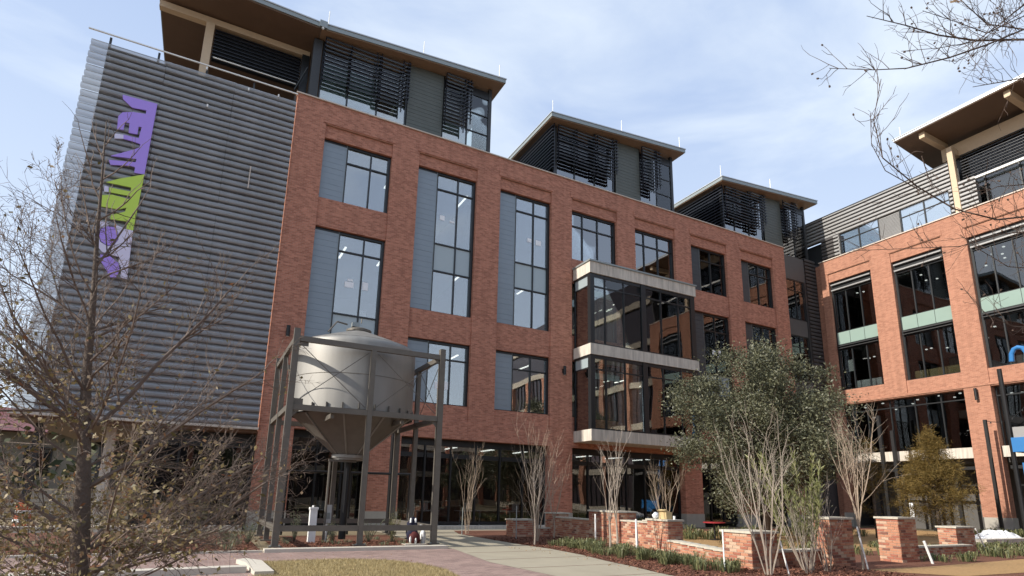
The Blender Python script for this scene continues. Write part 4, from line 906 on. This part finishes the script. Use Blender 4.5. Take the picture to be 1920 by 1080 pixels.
# string-light poles
t = thing('light_pole', 'slim black string-light pole in front of the sunlit pier', 'pole', (41.5, 17.4, 0)); B(41.42, 41.58, 17.32, 17.48, 0, 6.75).build('shaft', 'black', t); B(41.2, 41.8, 17.1, 17.7, 0, .12).build('base', 'black', t)
t = thing('light_pole', 'taller thicker black pole at the right picture edge', 'pole', (38, 14.9, 0)); MB().tube([(38, 14.9, 0), (38, 14.9, 9.0)], .11, 10).build('shaft', 'black', t); MB().lathe((38, 14.9), [(0, 0), (.28, 0), (.28, .1), (0, .1)], 16).build('base', 'black', t)
for x, y, h, lab in ((40.9, 23.3, 7.6, 'black steel pole left of the bronze conifer, farther of two'), (40.9, 22.5, 6.5, 'black steel pole left of the bronze conifer, nearer of two')):
    t = thing('light_pole', lab, 'pole', (x, y, 0)); B(x-.1, x+.1, y-.1, y+.1, 0, h).build('shaft', 'black', t); B(x-.25, x+.25, y-.25, y+.25, 0, .08).build('base', 'black', t)
t = thing('string_lights', 'sagging black cable with tiny bulbs from pole to the wing', 'string lights', (41.8, 17, 6.7))
pts = [(41.5+i*.14, 17.4-i*.22, 6.7+.9*(i/8)**2-.25*math.sin(math.pi*i/8)) for i in range(9)]; MB().tube(pts, .02, 5).build('cable', 'black', t)
for p in pts[1::2]: MB().tube([p, (p[0], p[1], p[2]-.1)], .035, 6).build('bulb', 'black', t)
# boom lift at the right edge
t = thing('boom_lift', 'blue articulated boom lift at the right edge of the picture', 'machine', (39, 13.4, 0))
pts = [(38, 14.28, 9.3), (38, 14.24, 9.7), (38, 14.1, 9.95), (38, 13.92, 10.02), (38.0, 13.72, 9.95), (38, 13.55, 9.6)]; MB().tube(pts, .12, 10).build('boom_hook', 'blue', t)
B(37.85, 38.15, 13.2, 13.62, 8.2, 9.6).build('upper_arm', 'blue', t); MB().tube([(38, 13.4, 8.4), (38.3, 12.2, 1.4)], .18, 8).build('lower_arm', 'blue', t)
B(37.5, 38.6, 13.75, 14.7, 4.45, 5.2).build('basket', 'blue', t); B(37.6, 38.5, 13.8, 14.6, 5.2, 5.75).build('canister', 'rib', t); MB().tube([(38.0, 14.2, 4.4), (38.1, 13.2, 3.2), (38.2, 12.6, 1.6)], .12, 8).build('jib', 'blue', t); B(37.8, 38.5, 13.9, 14.5, 2.9, 3.9).build('cylinder_housing', 'blue', t)
B(37.4, 39.6, 11.0, 13.2, .5, 1.5).build('chassis', 'blue', t)
for x in (37.5, 39.4):
    for y in (11.3, 12.9): MB().tube([(x-.15, y, .4), (x+.15, y, .4)], .4, 18).build('wheel', 'black', t)

# ------------------------------------------------------------------ trees
def grow(b_, p, d, L, r, lev, P, tips, rng):
    """one limb: a bent tube, then children; records tip points"""
    n = P['seg'][min(lev, len(P['seg'])-1)]; pts = [Vector(p)]; dd = Vector(d).normalized(); rads = [r]
    rt_ = r*P['taper']
    for i in range(n):
        j = P['jit']*(1+.4*lev)
        dd = (dd+Vector((rng.gauss(0, j), rng.gauss(0, j), rng.gauss(0, j)+P['up'][min(lev, len(P['up'])-1)]))).normalized()
        pts.append(pts[-1]+dd*L/n); rads.append(r+(rt_-r)*(i+1)/n)
    b_.tube(pts, rads, 7 if r > .03 else (5 if r > .008 else 3), cap=False)
    if lev >= P['levels']:
        tips.append((pts[-1], dd, pts)); return
    k = P['kids'][lev]; k = int(k+rng.random())
    for i in range(k):
        u = rng.uniform(P['start'][lev], 1.0) if i < k-1 else 1.0
        f = u*n; ii = min(int(f), n-1); q = pts[ii].lerp(pts[ii+1], f-ii); dl = (pts[ii+1]-pts[ii]).normalized()
        a = P['ang'][lev]*rng.uniform(.55, 1.25) if u < 1 else P['ang'][lev]*.35
        ax = Matrix.Rotation(rng.uniform(0, 6.283), 3, dl) @ dl.orthogonal().normalized()
        nd = (dl*math.cos(a)+ax*math.sin(a)).normalized()
        rr_ = rads[ii]*P['rr'][lev]*rng.uniform(.75, 1.05)
        grow(b_, q, nd, L*P['lr'][lev]*rng.uniform(.7, 1.2)*(1.15-.45*u), max(rr_, P['rmin']), lev+1, P, tips, rng)

# foreground elm with leftover leaves
el = thing('bare_elm', 'large foreground tree with bare dark twigs and scattered olive leaves', 'tree', (-.55, 4.55, 0))
rng = random.Random(21); bt_ = MB(); tips = []; main_pts = [(-.50, 4.6, -.05), (-.58, 4.6, 1.0), (-.66, 4.6, 1.7), (-.74, 4.62, 2.3), (-.78, 4.6, 2.85), (-.83, 4.62, 3.3), (-.86, 4.6, 3.7), (-.90, 4.6, 4.15)]
bt_.tube(main_pts, [.075, .058, .040, .028, .018, .012, .008, .003], 12); bt_.build('trunk', 'bark', el, smooth=True)
bt_ = MB(); P = dict(seg=(5, 4, 4, 3), taper=.35, jit=.10, up=(.07, .05, .02, 0), levels=3, kids=(8, 7, 4.5), start=(.12, .12, .12), ang=(.7, .75, .8), rr=(.5, .6, .7), lr=(.5, .5, .6), rmin=.0016)
for i in range(44):
    u = rng.uniform(.05, .62) if i > 7 else rng.uniform(.6, .82); z = .55+u*3.3; f = [k for k in range(len(main_pts)-1) if main_pts[k+1][2] >= z][0]
    a0, a1 = Vector(main_pts[f]), Vector(main_pts[f+1]); q = a0.lerp(a1, (z-a0.z)/(a1.z-a0.z)); t_ = rng.uniform(0, 6.283)
    rise = .25+.9*u; d = Vector((math.cos(t_)*1.15, math.sin(t_)*.75, rise)); L = (1.55-1.2*u)*rng.uniform(.6, 1.1)*(1 if math.cos(t_) < .3 else .82)
    grow(bt_, q, d, L, .015*(1-.55*u)*rng.uniform(.6, 1.1), 0 if L > .7 else 1, P, tips, rng)
for d, L, z in (((1, .1, .5), 1.2, 1.2), ((1, 0, .32), 1.25, 1.05), ((-1, .2, .5), 1.9, 1.3), ((-.8, -.1, .8), 1.5, 1.9), ((.8, .2, .9), 1.25, 2.0), ((1, .3, .7), 1.35, 1.6), ((-.8, 0, .8), 1.2, 2.0)):
    grow(bt_, (-.62, 4.6, z), d, L, .018, 0, P, tips, rng)
for z, sx_ in ((3.05, 1), (3.2, -1), (3.4, 1), (3.55, -1), (3.7, 1), (3.85, -1), (3.95, 1)):
    grow(bt_, (-.80-(z-3.0)*.09, 4.61, z), (sx_*.55, rng.uniform(-.3, .3), 1), (4.5-z)*.5*rng.uniform(.7, 1.1), .0085-(z-3)*.004, 2, P, [], rng)
bt_.build('branches', 'twig2', el)
lv = MB(); lv2 = MB()
for p, d, pts in tips:
    low = max(0, min(1, (2.75-p.z)/1.5))*(1 if p.x < -.3 else (.45 if p.x < .05 else (.2 if p.x < .4 else .06))); nn = 1 if rng.random() < .05+.95*low else 0; nn += int(low*5.0*rng.random())
    for _ in range(nn):
        q = pts[rng.randrange(len(pts))]; d2 = Vector((rng.gauss(0, 1), rng.gauss(0, 1), rng.gauss(-.4, .7)))
        (lv if rng.random() < .72 else lv2).leaf(q+Vector((rng.gauss(0, .03), rng.gauss(0, .03), rng.gauss(0, .03))), d2, rng.uniform(.022, .046), rng.uniform(.012, .026))
lv.build('leaves', 'elmleaf', el, kind='stuff'); lv2.build('leaves', 'rust', el, kind='stuff', label='rust and pale tan dried leaves')

# bare branches reaching in from the upper right
rb_ = thing('overhanging_tree', 'bare tree reaching thin branches into the upper right sky', 'tree', (11.5, 0, 0)); bt_ = MB()
def Wp(px, py, t):
    d = rt2*((px-960)/FPX)-up2*((py-540-CY)/FPX)+fw; return Vector((0, 0, 1.6))+d*t
rng = random.Random(5); tips = []
bt_.tube([(11.5, 0, 0), (11.4, 0, 2.5), (11.5, .1, 5), (11.6, 0, 8)], [.16, .14, .11, .06], 12); 
Pb = dict(seg=(3, 3, 3), taper=.5, jit=.10, up=(.02, .02, 0), levels=2, kids=(3, 2.2), start=(.15, .2), ang=(.7, .8), rr=(.7, .7), lr=(.5, .5), rmin=.0028)
limbs = [ # picture traces turned into world limbs at their own distances
 ([(1625, 30, 6.2), (1700, 48, 6.3), (1760, 66, 6.4), (1830, 76, 6.6), (1920, 74, 6.9)], .014, (11.45, .05, 5.4)),
 ([(1555, 128, 5.6), (1640, 131, 5.7), (1700, 128, 5.8), (1780, 108, 6.0), (1850, 84, 6.3), (1920, 55, 6.7)], .011, (11.45, .05, 5.6)),
 ([(1824, 163, 6.0), (1870, 155, 6.1), (1920, 146, 6.4)], .008, (11.45, .05, 4.4)),
 ([(1652, 148, 5.4), (1638, 225, 5.4), (1655, 296, 5.4), (1720, 350, 5.5), (1790, 392, 5.6), (1870, 412, 5.9), (1960, 402, 6.3)], .010, (11.45, .05, 3.9)),
 ([(1632, 212, 5.4), (1634, 270, 5.4), (1660, 320, 5.45), (1725, 357, 5.5)], .005, None),
 ([(1730, 20, 6.5), (1790, 40, 6.6), (1850, 62, 6.7), (1920, 30, 7.0)], .008, (11.45, .05, 6)),
 ([(1690, 96, 6.2), (1760, 90, 6.2), (1830, 78, 6.4), (1920, 10, 7.0)], .007, (11.45, .05, 6.2)),
 ([(1780, -20, 6.5), (1850, 45, 6.6), (1920, 55, 6.9)], .009, (11.45, .05, 6)),
 ([(1600, 470, 6.0), (1700, 466, 6.0), (1800, 462, 6.1), (1870, 440, 6.3), (1960, 430, 6.6)], .007, (11.45, .05, 3.8)),
 ([(1800, 440, 5.8), (1840, 470, 5.8), (1890, 500, 6.0), (1960, 505, 6.4)], .006, (11.45, .05, 3.6)),
 ([(1810, 545, 6.0), (1850, 590, 6.0), (1900, 612, 6.2), (1960, 616, 6.5)], .007, (11.45, .05, 3.2)),
 ([(1840, 100, 6.3), (1880, 40, 6.5), (1930, 0, 6.8)], .007, None), ([(1790, 120, 6.2), (1860, 60, 6.4), (1920, 20, 6.8)], .006, None),
 ([(1815, 375, 5.7), (1870, 350, 5.8), (1930, 345, 6.1)], .006, None), ([(1750, 350, 5.6), (1740, 330, 5.6), (1728, 292, 5.6)], .005, None)]
for pp, r_, root in limbs:
    pts = [Wp(*q) for q in pp]; n = len(pts); rads = [max(.003, r_*(.25+.75*i/(n-1))) for i in range(n)]
    if root: pts.append(Vector(root)); rads.append(r_*2.2)
    bt_.tube(pts, rads, 6)
    for i in range(n-1):
        seglen = (pts[i+1]-pts[i]).length
        for _ in range(int(seglen/.085)):
            u = rng.random(); q = pts[i].lerp(pts[i+1], u); dl = (pts[i]-pts[i+1]).normalized()
            up_ = Vector((0, 0, rng.choice((1, 1, -.7)))); d = (dl*.6+up_*rng.uniform(.3, 1)+Vector((rng.gauss(0, .3), rng.gauss(0, .3), 0))).normalized()
            grow(bt_, q, d, rng.uniform(.12, .42)*(.6+.4*i/n+.3), max(.003, r_*.35), 1, Pb, tips, rng)
bt_.build('branches', 'twig', rb_)
lv = MB()
for p, d, pts in tips:
    if rng.random() < .16: lv.tube([p, p+d*.02], .009, 5)
lv.build('buds', 'twig', rb_, kind='stuff')
lv = MB(); [lv.leaf(Wp(1795+i*8, 3+i, 5.8), (-1, .2, -.3+.2*i), .12, .05) for i in range(3)]; lv.build('leaves', 'rust', rb_)

# multi-stem crape myrtles
def myrtle(x, y, h, spread, stems, label, mt='myrtle', seed=1, r0=.022, single=0, dense=1.0, loc_group='bare crape myrtles along the beds'):
    t = thing('crape_myrtle', label, 'tree', (x, y, 0), loc_group); rng = random.Random(seed); b_ = MB(); tp = []
    P = dict(seg=(4, 4, 3), taper=.45, jit=.085, up=(.10, .13, .1), levels=2, kids=(3.4*dense, 3.2*dense), start=(.28, .15), ang=(.5, .6), rr=(.58, .58), lr=(.6, .62), rmin=.003)
    if single:
        b_.tube([(x, y, 0), (x+.02, y, single*.5), (x+.01, y+.02, single)], [r0*1.6, r0*1.5, r0*1.3], 8)
    for i in range(stems):
        a = 2*math.pi*i/stems+rng.uniform(-.4, .4); s_ = spread*rng.uniform(.5, 1.1)
        d = Vector((math.cos(a)*s_, math.sin(a)*s_, 1)); base = (x+math.cos(a)*.06*(0 if single else 1), y+math.sin(a)*.06*(0 if single else 1), single*.97 if single else 0)
        grow(b_, base, d, (h*1.08-(single or 0))*.66*rng.uniform(.8, 1.1), r0*.86*rng.uniform(.7, 1.1), 0, P, tp, rng)
    b_.build('stems', mt, t); return t
myrtle(11.44, 9.29, 3.3, .15, 8, 'tall bare fan-shaped crape myrtle in front of the green oak', seed=3, r0=.024, dense=1.35)
myrtle(14.78, 9.21, 4.0, .16, 7, 'slim tall bare tree tied to a white stake', 'myrtle2', seed=4, r0=.02, single=1.0, dense=1.5)
myrtle(10.99, 14.43, 3.1, .22, 4, 'white-stemmed bare tree before the glass bay, left of its pair', seed=6, r0=.022, single=.9)
myrtle(11.62, 14.9, 3.4, .2, 5, 'white-stemmed bare tree before the glass bay, right of its pair', seed=7, r0=.024, single=.8)
myrtle(10.25, 17.6, 3.3, .16, 4, 'thin white-stemmed bare tree at the mulch bed tip', seed=8, r0=.02, single=.9)
myrtle(11.2, 19.1, 4.3, .17, 8, 'tallest bare twiggy tree in front of the brick pier beside the bay', 'myrtle2', seed=9, r0=.026, dense=1.3)
myrtle(12.9, 20.6, 3.0, .3, 5, 'small tan twiggy tree left of the bay behind the far pier', 'myrtle2', seed=10, r0=.02, single=.7)
myrtle(10.3, 23.4, 3.4, .12, 5, 'brown bare tree right in front of the dark storefront', 'myrtle2', seed=11, r0=.02)
myrtle(19.0, 20.9, 3.2, .34, 6, 'tan bare tree behind the cardboard box pier', 'myrtle2', seed=12, r0=.025, dense=1.3)
myrtle(13.6, 9.35, 2.1, .35, 8, 'tangle of pale bare stems right of the green-leaved shrub', seed=14, r0=.014)
myrtle(12.7, 9.2, 1.5, .3, 6, 'short pale bare shrub between the two foreground piers', seed=15, r0=.012)
# narrow-leaved green shrub
t = thing('leafy_shrub', 'upright shrub with fresh yellow-green narrow leaves before the tall pier', 'shrub', (13.2, 9.6, 0)); rng = random.Random(31); b_ = MB(); lf = MB()
for i in range(22):
    a = rng.uniform(0, 6.28); s_ = rng.uniform(.1, .5); L = rng.uniform(1.5, 3.0); p = Vector((13.25+math.cos(a)*.12, 9.6+math.sin(a)*.12, 0)); d = Vector((math.cos(a)*s_, math.sin(a)*s_, 1)).normalized(); pts = [p]
    for k in range(6): d = (d+Vector((rng.gauss(0, .05), rng.gauss(0, .05), .03))).normalized(); pts.append(pts[-1]+d*L/6)
    b_.tube(pts, [.012-.0014*k for k in range(7)], 5)
    for k in range(3, 7):
        for _ in range(26 if k > 3 else 6):
            q = pts[k].lerp(pts[k-1], rng.random()); lf.leaf(q, d*.8+Vector((rng.gauss(0, .45), rng.gauss(0, .45), rng.gauss(.3, .3))), rng.uniform(.12, .22), .03)
b_.build('stems', 'myrtle', t); lf.build('leaves', 'willow', t, kind='stuff')

# evergreen oak
def crown_tree(name, label, cat, c, rads, base, n, lmat, bmat, seed, lsz, trunk_r, clumps=60, limbs=14, group=None, gap=.55, coneish=False):
    t = thing(name, label, cat, (base[0], base[1], 0), group); rng = random.Random(seed); b_ = MB(); lf = MB(); C_ = Vector(c)
    top = Vector((base[0], base[1], 0)); cl_ = []
    for i in range(clumps):
        while True:
            v_ = Vector((rng.uniform(-1, 1), rng.uniform(-1, 1), rng.uniform(-1, 1)))
            if v_.length < 1: break
        if coneish: k = (1-(v_.z+1)/2)*.95+.07; v_ = Vector((v_.x*k, v_.y*k, v_.z))
        else: v_ = v_*(.55+.45*v_.length)*1.0
        cl_.append((C_+Vector((v_.x*rads[0], v_.y*rads[1], v_.z*rads[2])), rng.uniform(.5, 1.0)))
    b_.tube([(base[0], base[1], 0), (base[0]+.05, base[1], c[2]-rads[2]*.5), (c[0], c[1], c[2]+rads[2]*(.9 if coneish else .3))], [trunk_r, trunk_r*.75, trunk_r*.12], 10)
    for p, s_ in cl_[:limbs*3]:
        z0 = max(.6, min(p.z-.5, c[2])) if not coneish else max(.3, p.z-.1); st = Vector((base[0]+(c[0]-base[0])*.4, base[1], z0*.75 if not coneish else z0)); mid = st.lerp(p, .5)+Vector((0, 0, .15)); b_.tube([st, mid, p], [trunk_r*.28, trunk_r*.16, trunk_r*.05], 5, cap=False)
    cr_ = gap*min(rads)
    for i in range(n):
        p, s_ = cl_[rng.randrange(len(cl_))]
        q = Vector((rng.gauss(0, 1), rng.gauss(0, 1), rng.gauss(0, .8)))*cr_*.42*s_
        d = Vector((rng.gauss(0, 1), rng.gauss(0, 1), rng.gauss(.15, .8)))+q*.8
        lf.leaf(p+q, d, lsz*rng.uniform(.6, 1.3)*(1.6 if coneish else 1), lsz*rng.uniform(.35, .55)*(.28 if coneish else 1))
    b_.build('trunk', bmat, t, smooth=True); lf.build('crown', lmat, t, kind='stuff'); return t
crown_tree('evergreen_oak', 'broad dark evergreen tree in front of the far brick bays', 'tree', (21.7, 17.3, 4.7), (4.2, 3.5, 3.7), (21.4, 17.3), 84000, 'oakleaf', 'bark', 8, .125, .16, clumps=150, limbs=30, gap=.30)
crown_tree('bronze_conifer', 'feathery bronze-green conical conifer behind the rightmost pier', 'tree', (35.3, 17.6, 3.2), (2.6, 2.6, 2.6), (35.3, 17.6), 26000, 'cyp', 'bark', 9, .16, .1, clumps=170, limbs=30, gap=.22, coneish=True)
crown_tree('bronze_conifer', 'smaller bronze conifer half hidden behind the slim bare tree', 'tree', (29.5, 17.5, 2.9), (1.5, 1.5, 1.9), (29.5, 17.5), 3500, 'cyp', 'bark', 19, .12, .08, clumps=70, limbs=12, gap=.3, coneish=True)

# low planting: clumps of strap leaves (uncountable cover) and single shrubs
gc = MB(); rng = random.Random(77)
def clump(b_, x, y, r_, n, h, wd=.02, z=.0):
    for _ in range(n):
        a = rng.uniform(0, 6.28); rr_ = r_*math.sqrt(rng.random())*.5; px, py = x+math.cos(a)*rr_, y+math.sin(a)*rr_; l = h*rng.uniform(.6, 1.2); out = rng.uniform(.2, .9)
        p0 = Vector((px, py, z)); dx, dy = math.cos(a), math.sin(a); w_ = wd*rng.uniform(.6, 1.2); s_ = Vector((-dy, dx, 0))*w_/2
        p1 = p0+Vector((dx*out*.4, dy*out*.4, .75))*l; p2 = p0+Vector((dx*out, dy*out, .75-.35*out))*l*1.15; i = len(b_.v)
        b_.v += [tuple(p0-s_*.6), tuple(p0+s_*.6), tuple(p1+s_), tuple(p1-s_), tuple(p2)]; b_.f += [(i, i+1, i+2, i+3), (i+3, i+2, i+4)]
for i in range(64):   # along the wall's bed
    u = rng.random(); y = 9.9+u*7.6; x = 10.55+rng.uniform(-.25, 1.1)+(.4 if y > 15 else 0)
    if x > 11.6 and y < 11.3: x -= .9
    clump(gc, x, y, .36, 40, rng.uniform(.24, .44), .024)
for i in range(90): clump(gc, rng.uniform(19, 33), rng.uniform(9.6, 12.8), .5, 26, rng.uniform(.2, .36), .035)
for i in range(70): clump(gc, rng.uniform(16, 31), rng.uniform(18.5, 21.5), .6, 26, rng.uniform(.3, .55), .045)
for i in range(26): clump(gc, rng.uniform(14.5, 24), rng.uniform(13, 16), .5, 26, rng.uniform(.15, .3), .04)
for i in range(26): clump(gc, rng.uniform(37, 42), rng.uniform(13.8, 17.0), .6, 26, rng.uniform(.4, .6), .05)
tag(gc.build('ground_cover', 'strap', None, kind='stuff'), 'green strap-leaved ground cover filling the beds by the garden walls', 'plants')
gs = MB()
for i in range(34): clump(gs, rng.uniform(-4.5, 1.5), rng.uniform(18, 25), .4, 30, rng.uniform(.15, .3))
for i in range(20): clump(gs, rng.uniform(2.4, 6.4), rng.uniform(18.2, 21.5), .3, 24, rng.uniform(.1, .22), .015, .03)
tag(gs.build('ground_cover', 'sage', None, kind='stuff'), 'grey-green low plants in the bed left of and under the frame', 'plants')
def shrub(x, y, h, r_, label, mt='sage', n=520, z=0, ls=.05, nm='shrub'):
    t = thing(nm, label, 'shrub', (x, y, z), 'small shrubs round the steel frame'); b_ = MB(); lf = MB()
    for i in range(22):
        a = rng.uniform(0, 6.28); s_ = rng.uniform(.05, 1)*r_/h; d = Vector((math.cos(a)*s_, math.sin(a)*s_, 1)); L = h*rng.uniform(.6, 1.05); p = Vector((x, y, z)); b_.tube([p, p+d*L*.5, p+d*L], [.006, .004, .002], 4, cap=False)
        for _ in range(n//22): u = rng.uniform(.15, 1); lf.leaf(p+d*L*u, Vector((rng.gauss(0, .6), rng.gauss(0, .6), .8)), ls*rng.uniform(.6, 1.3), .012)
    b_.build('stems', 'twig', t); lf.build('leaves', mt, t, kind='stuff')
shrub(.1, 24.6, 1.1, .4, 'upright grey-green shrub beside the dark storefront left of the pier')
shrub(1.5, 19.6, .75, .6, 'rounded grey-green shrub left of the steel frame', n=1200); shrub(.9, 19.2, .5, .45, 'smaller rounded shrub farthest left of the steel frame', n=900)
shrub(2.9, 20.2, 1.0, .4, 'grey-green upright shrub left of the white utility post', n=900); shrub(3.9, 19.2, .7, .35, 'small shrub before the grey electrical box', n=800)
shrub(5.1, 19.5, .75, .5, 'grassy shrub right of the frame middle leg', n=900); shrub(5.9, 19.6, 1.1, .45, 'tallest yellow-green shrub under the right side of the tank', 'willow', n=900)
lw = MB()   # fallen leaves
for i in range(260):
    x, y = rng.choice(((rng.uniform(8.8, 10.6), rng.uniform(9.5, 18)), (rng.uniform(-3, 4.8), rng.uniform(10, 17.3)))); lw.leaf((x, y, .025), (rng.gauss(0, 1), rng.gauss(0, 1), .1), .05, .03)
tag(lw.build('fallen_leaves', 'dryleaf', None, kind='stuff'), 'scattered dry fallen leaves on the path, pavers and bed edge', 'leaves')

# ------------------------------------------------------------------ distance: left background and far trees
t = thing('red_roof_house', 'distant cream building with a long dull red roof at far left', 'house', (-24, 75, 0))
B(-46, -10, 66, 84, 0, 6.2).build('wall', 'cream', t); MB().hexa([(-48, 64, 6.2), (-8, 64, 6.2), (-8, 86, 6.2), (-48, 86, 6.2), (-46, 74.5, 10.6), (-10, 74.5, 8.8), (-10, 75.5, 8.8), (-46, 75.5, 10.6)]).build('roof', 'redroof', t)
for x in range(-44, -11, 5):
    f = B(x, x+2, 65.9, 66.1, 2.5, 5).build('window', 'frame', t); B(x+.1, x+1.9, 65.85, 65.88, 2.6, 4.9).build('pane', 'glassD', f)
def rowwall(x0, x1, y0, y1, h):
    t = thing('block_wall', 'low pale block retaining wall behind the foreground tree', 'wall', ((x0+x1)/2, y0, 0)); nx = int((x1-x0)/.45); nz_ = int(h/.2)
    B(x0, x1, y0+.02, y1, 0, h-.02).build('core', 'mortar', t)
    for j in range(nz_):
        for i in range(nx):
            a = x0+i*.45+(.22 if j % 2 else 0); o = bpy.data.objects.new('block', get_bm(.43, .2, .18, 'block')); o.location = (a+.2, y0+.08+R.uniform(0, .015), j*.2+.1); COL.objects.link(o); attach(o, t)
rowwall(-9.0, -2.6, 36.5, 37, 1.5)
B(-5.9, -5.65, 28.6, 28.85, 0, 4.0).build('column', 'dframe', main); B(-3.55, -3.2, 28.3, 28.6, 0, 4.0).build('column', 'conc', main); B(-2.27, -2.25, 28.2, 36, .1, 3.9).build('pane', 'glassG', main)
for x, y, lab in ((-5.4, 27.0, 'orange traffic barrel behind the foreground tree trunk'), (-8.1, 29.0, 'orange traffic barrel at far left behind the leaves')):
    t = thing('traffic_barrel', lab, 'barrel', (x, y, 0), 'orange construction barrels')
    MB().lathe((x, y), [(0, 0), (.3, 0), (.26, .5), (.24, 1.0), (0, 1.02)], 18).build('drum', 'orange', t)
    MB().lathe((x, y), [(.285, .32), (.275, .44)], 18).build('stripe', 'white', t); MB().lathe((x, y), [(.268, .62), (.262, .74)], 18).build('stripe', 'white', t)
fw_ = MB(); rng = random.Random(90)
for i in range(9000):
    a = rng.uniform(-.95, .02); D_ = rng.uniform(60, 110); x = math.sin(a)*D_; y = math.cos(a)*D_; z = abs(rng.gauss(0, 1))*2.6
    if y < 50: continue
    fw_.leaf((x, y, z+.2), (rng.gauss(0, 1), rng.gauss(0, 1), rng.gauss(0, 1)), rng.uniform(.5, 1.3), .6)
tag(fw_.build('distant_trees', 'olive', None, kind='stuff'), 'low dull green mass of far trees on the horizon', 'trees')
for x, y, h, s_ in ((-30, 42, 5, 41), (-19, 38, 4.5, 42), (-14, 47, 6, 43)):
    crown_tree('street_tree', {41: 'small olive tree farthest left beyond the bed', 42: 'small olive tree left of the metal screen base', 43: 'taller olive tree before the red-roofed house'}[s_], 'tree', (x, y, h*.6), (2.2, 2.2, h*.4), (x, y), 4000, 'elmleaf', 'bark', s_, .22, .12, clumps=50, limbs=8, gap=.4, group='background trees at left')
t = thing('south_wing', 'banded glass and brick continuation of the sunlit wing beyond the right edge', 'building', (50, -20, 0))
B(43.2, 60, -42, 2.6, 0, 27).build('wall', 'opp', t)
for z in (.0, 4.5, 9.3, 14.1, 18.6, 23.5): B(42.9, 43.19, -42, 2.6, z, z+.75).build('band', 'bandst', t)
for i in range(9):
    B(42.7, 43.19, -42+i*5, -41.2+i*5, .76, 18.5).build('pier', 'brickR', t)
    f = MB(); [f.box(43.05, 43.19, -41.2+i*5+k*1.05+.9, -41.2+i*5+k*1.05+.97, .76, 18.5) for k in range(3)]; f.build('mullion', 'frame', t)
# building across the court, seen only in the glass
t = thing('opposite_building', 'stone-banded block across the court, mirrored in the glass bay', 'building', (20, -32, 0))
B(-45, 62, -44, -32, 0, 13.5).build('wall', 'opp', t)
for z in (.0, 4.2, 8.6, 12.8): B(-45.2, 62.2, -31.98, -31.6, z, z+.9).build('band', 'bandst', t)
for x in range(-44, 62, 6): B(x, x+.7, -31.97, -31.5, 0, 13.4).build('pier', 'brick', t)
for x, s_, lb in ((-14, 51, 'leftmost'), (2, 52, 'second'), (17, 53, 'third'), (33, 54, 'rightmost')):
    crown_tree('street_tree', lb+' dark tree before the opposite building, mirrored in the glass', 'tree', (x, -22, 4.2), (3.4, 3.4, 3), (x, -22), 3500, 'oakleaf', 'bark', s_, .4, .2, clumps=40, limbs=10, gap=.4, group='trees across the court')
print('objects', len(bpy.data.objects), 'tris', sum(len(o.data.polygons) for o in bpy.data.objects if o.type == 'MESH'))
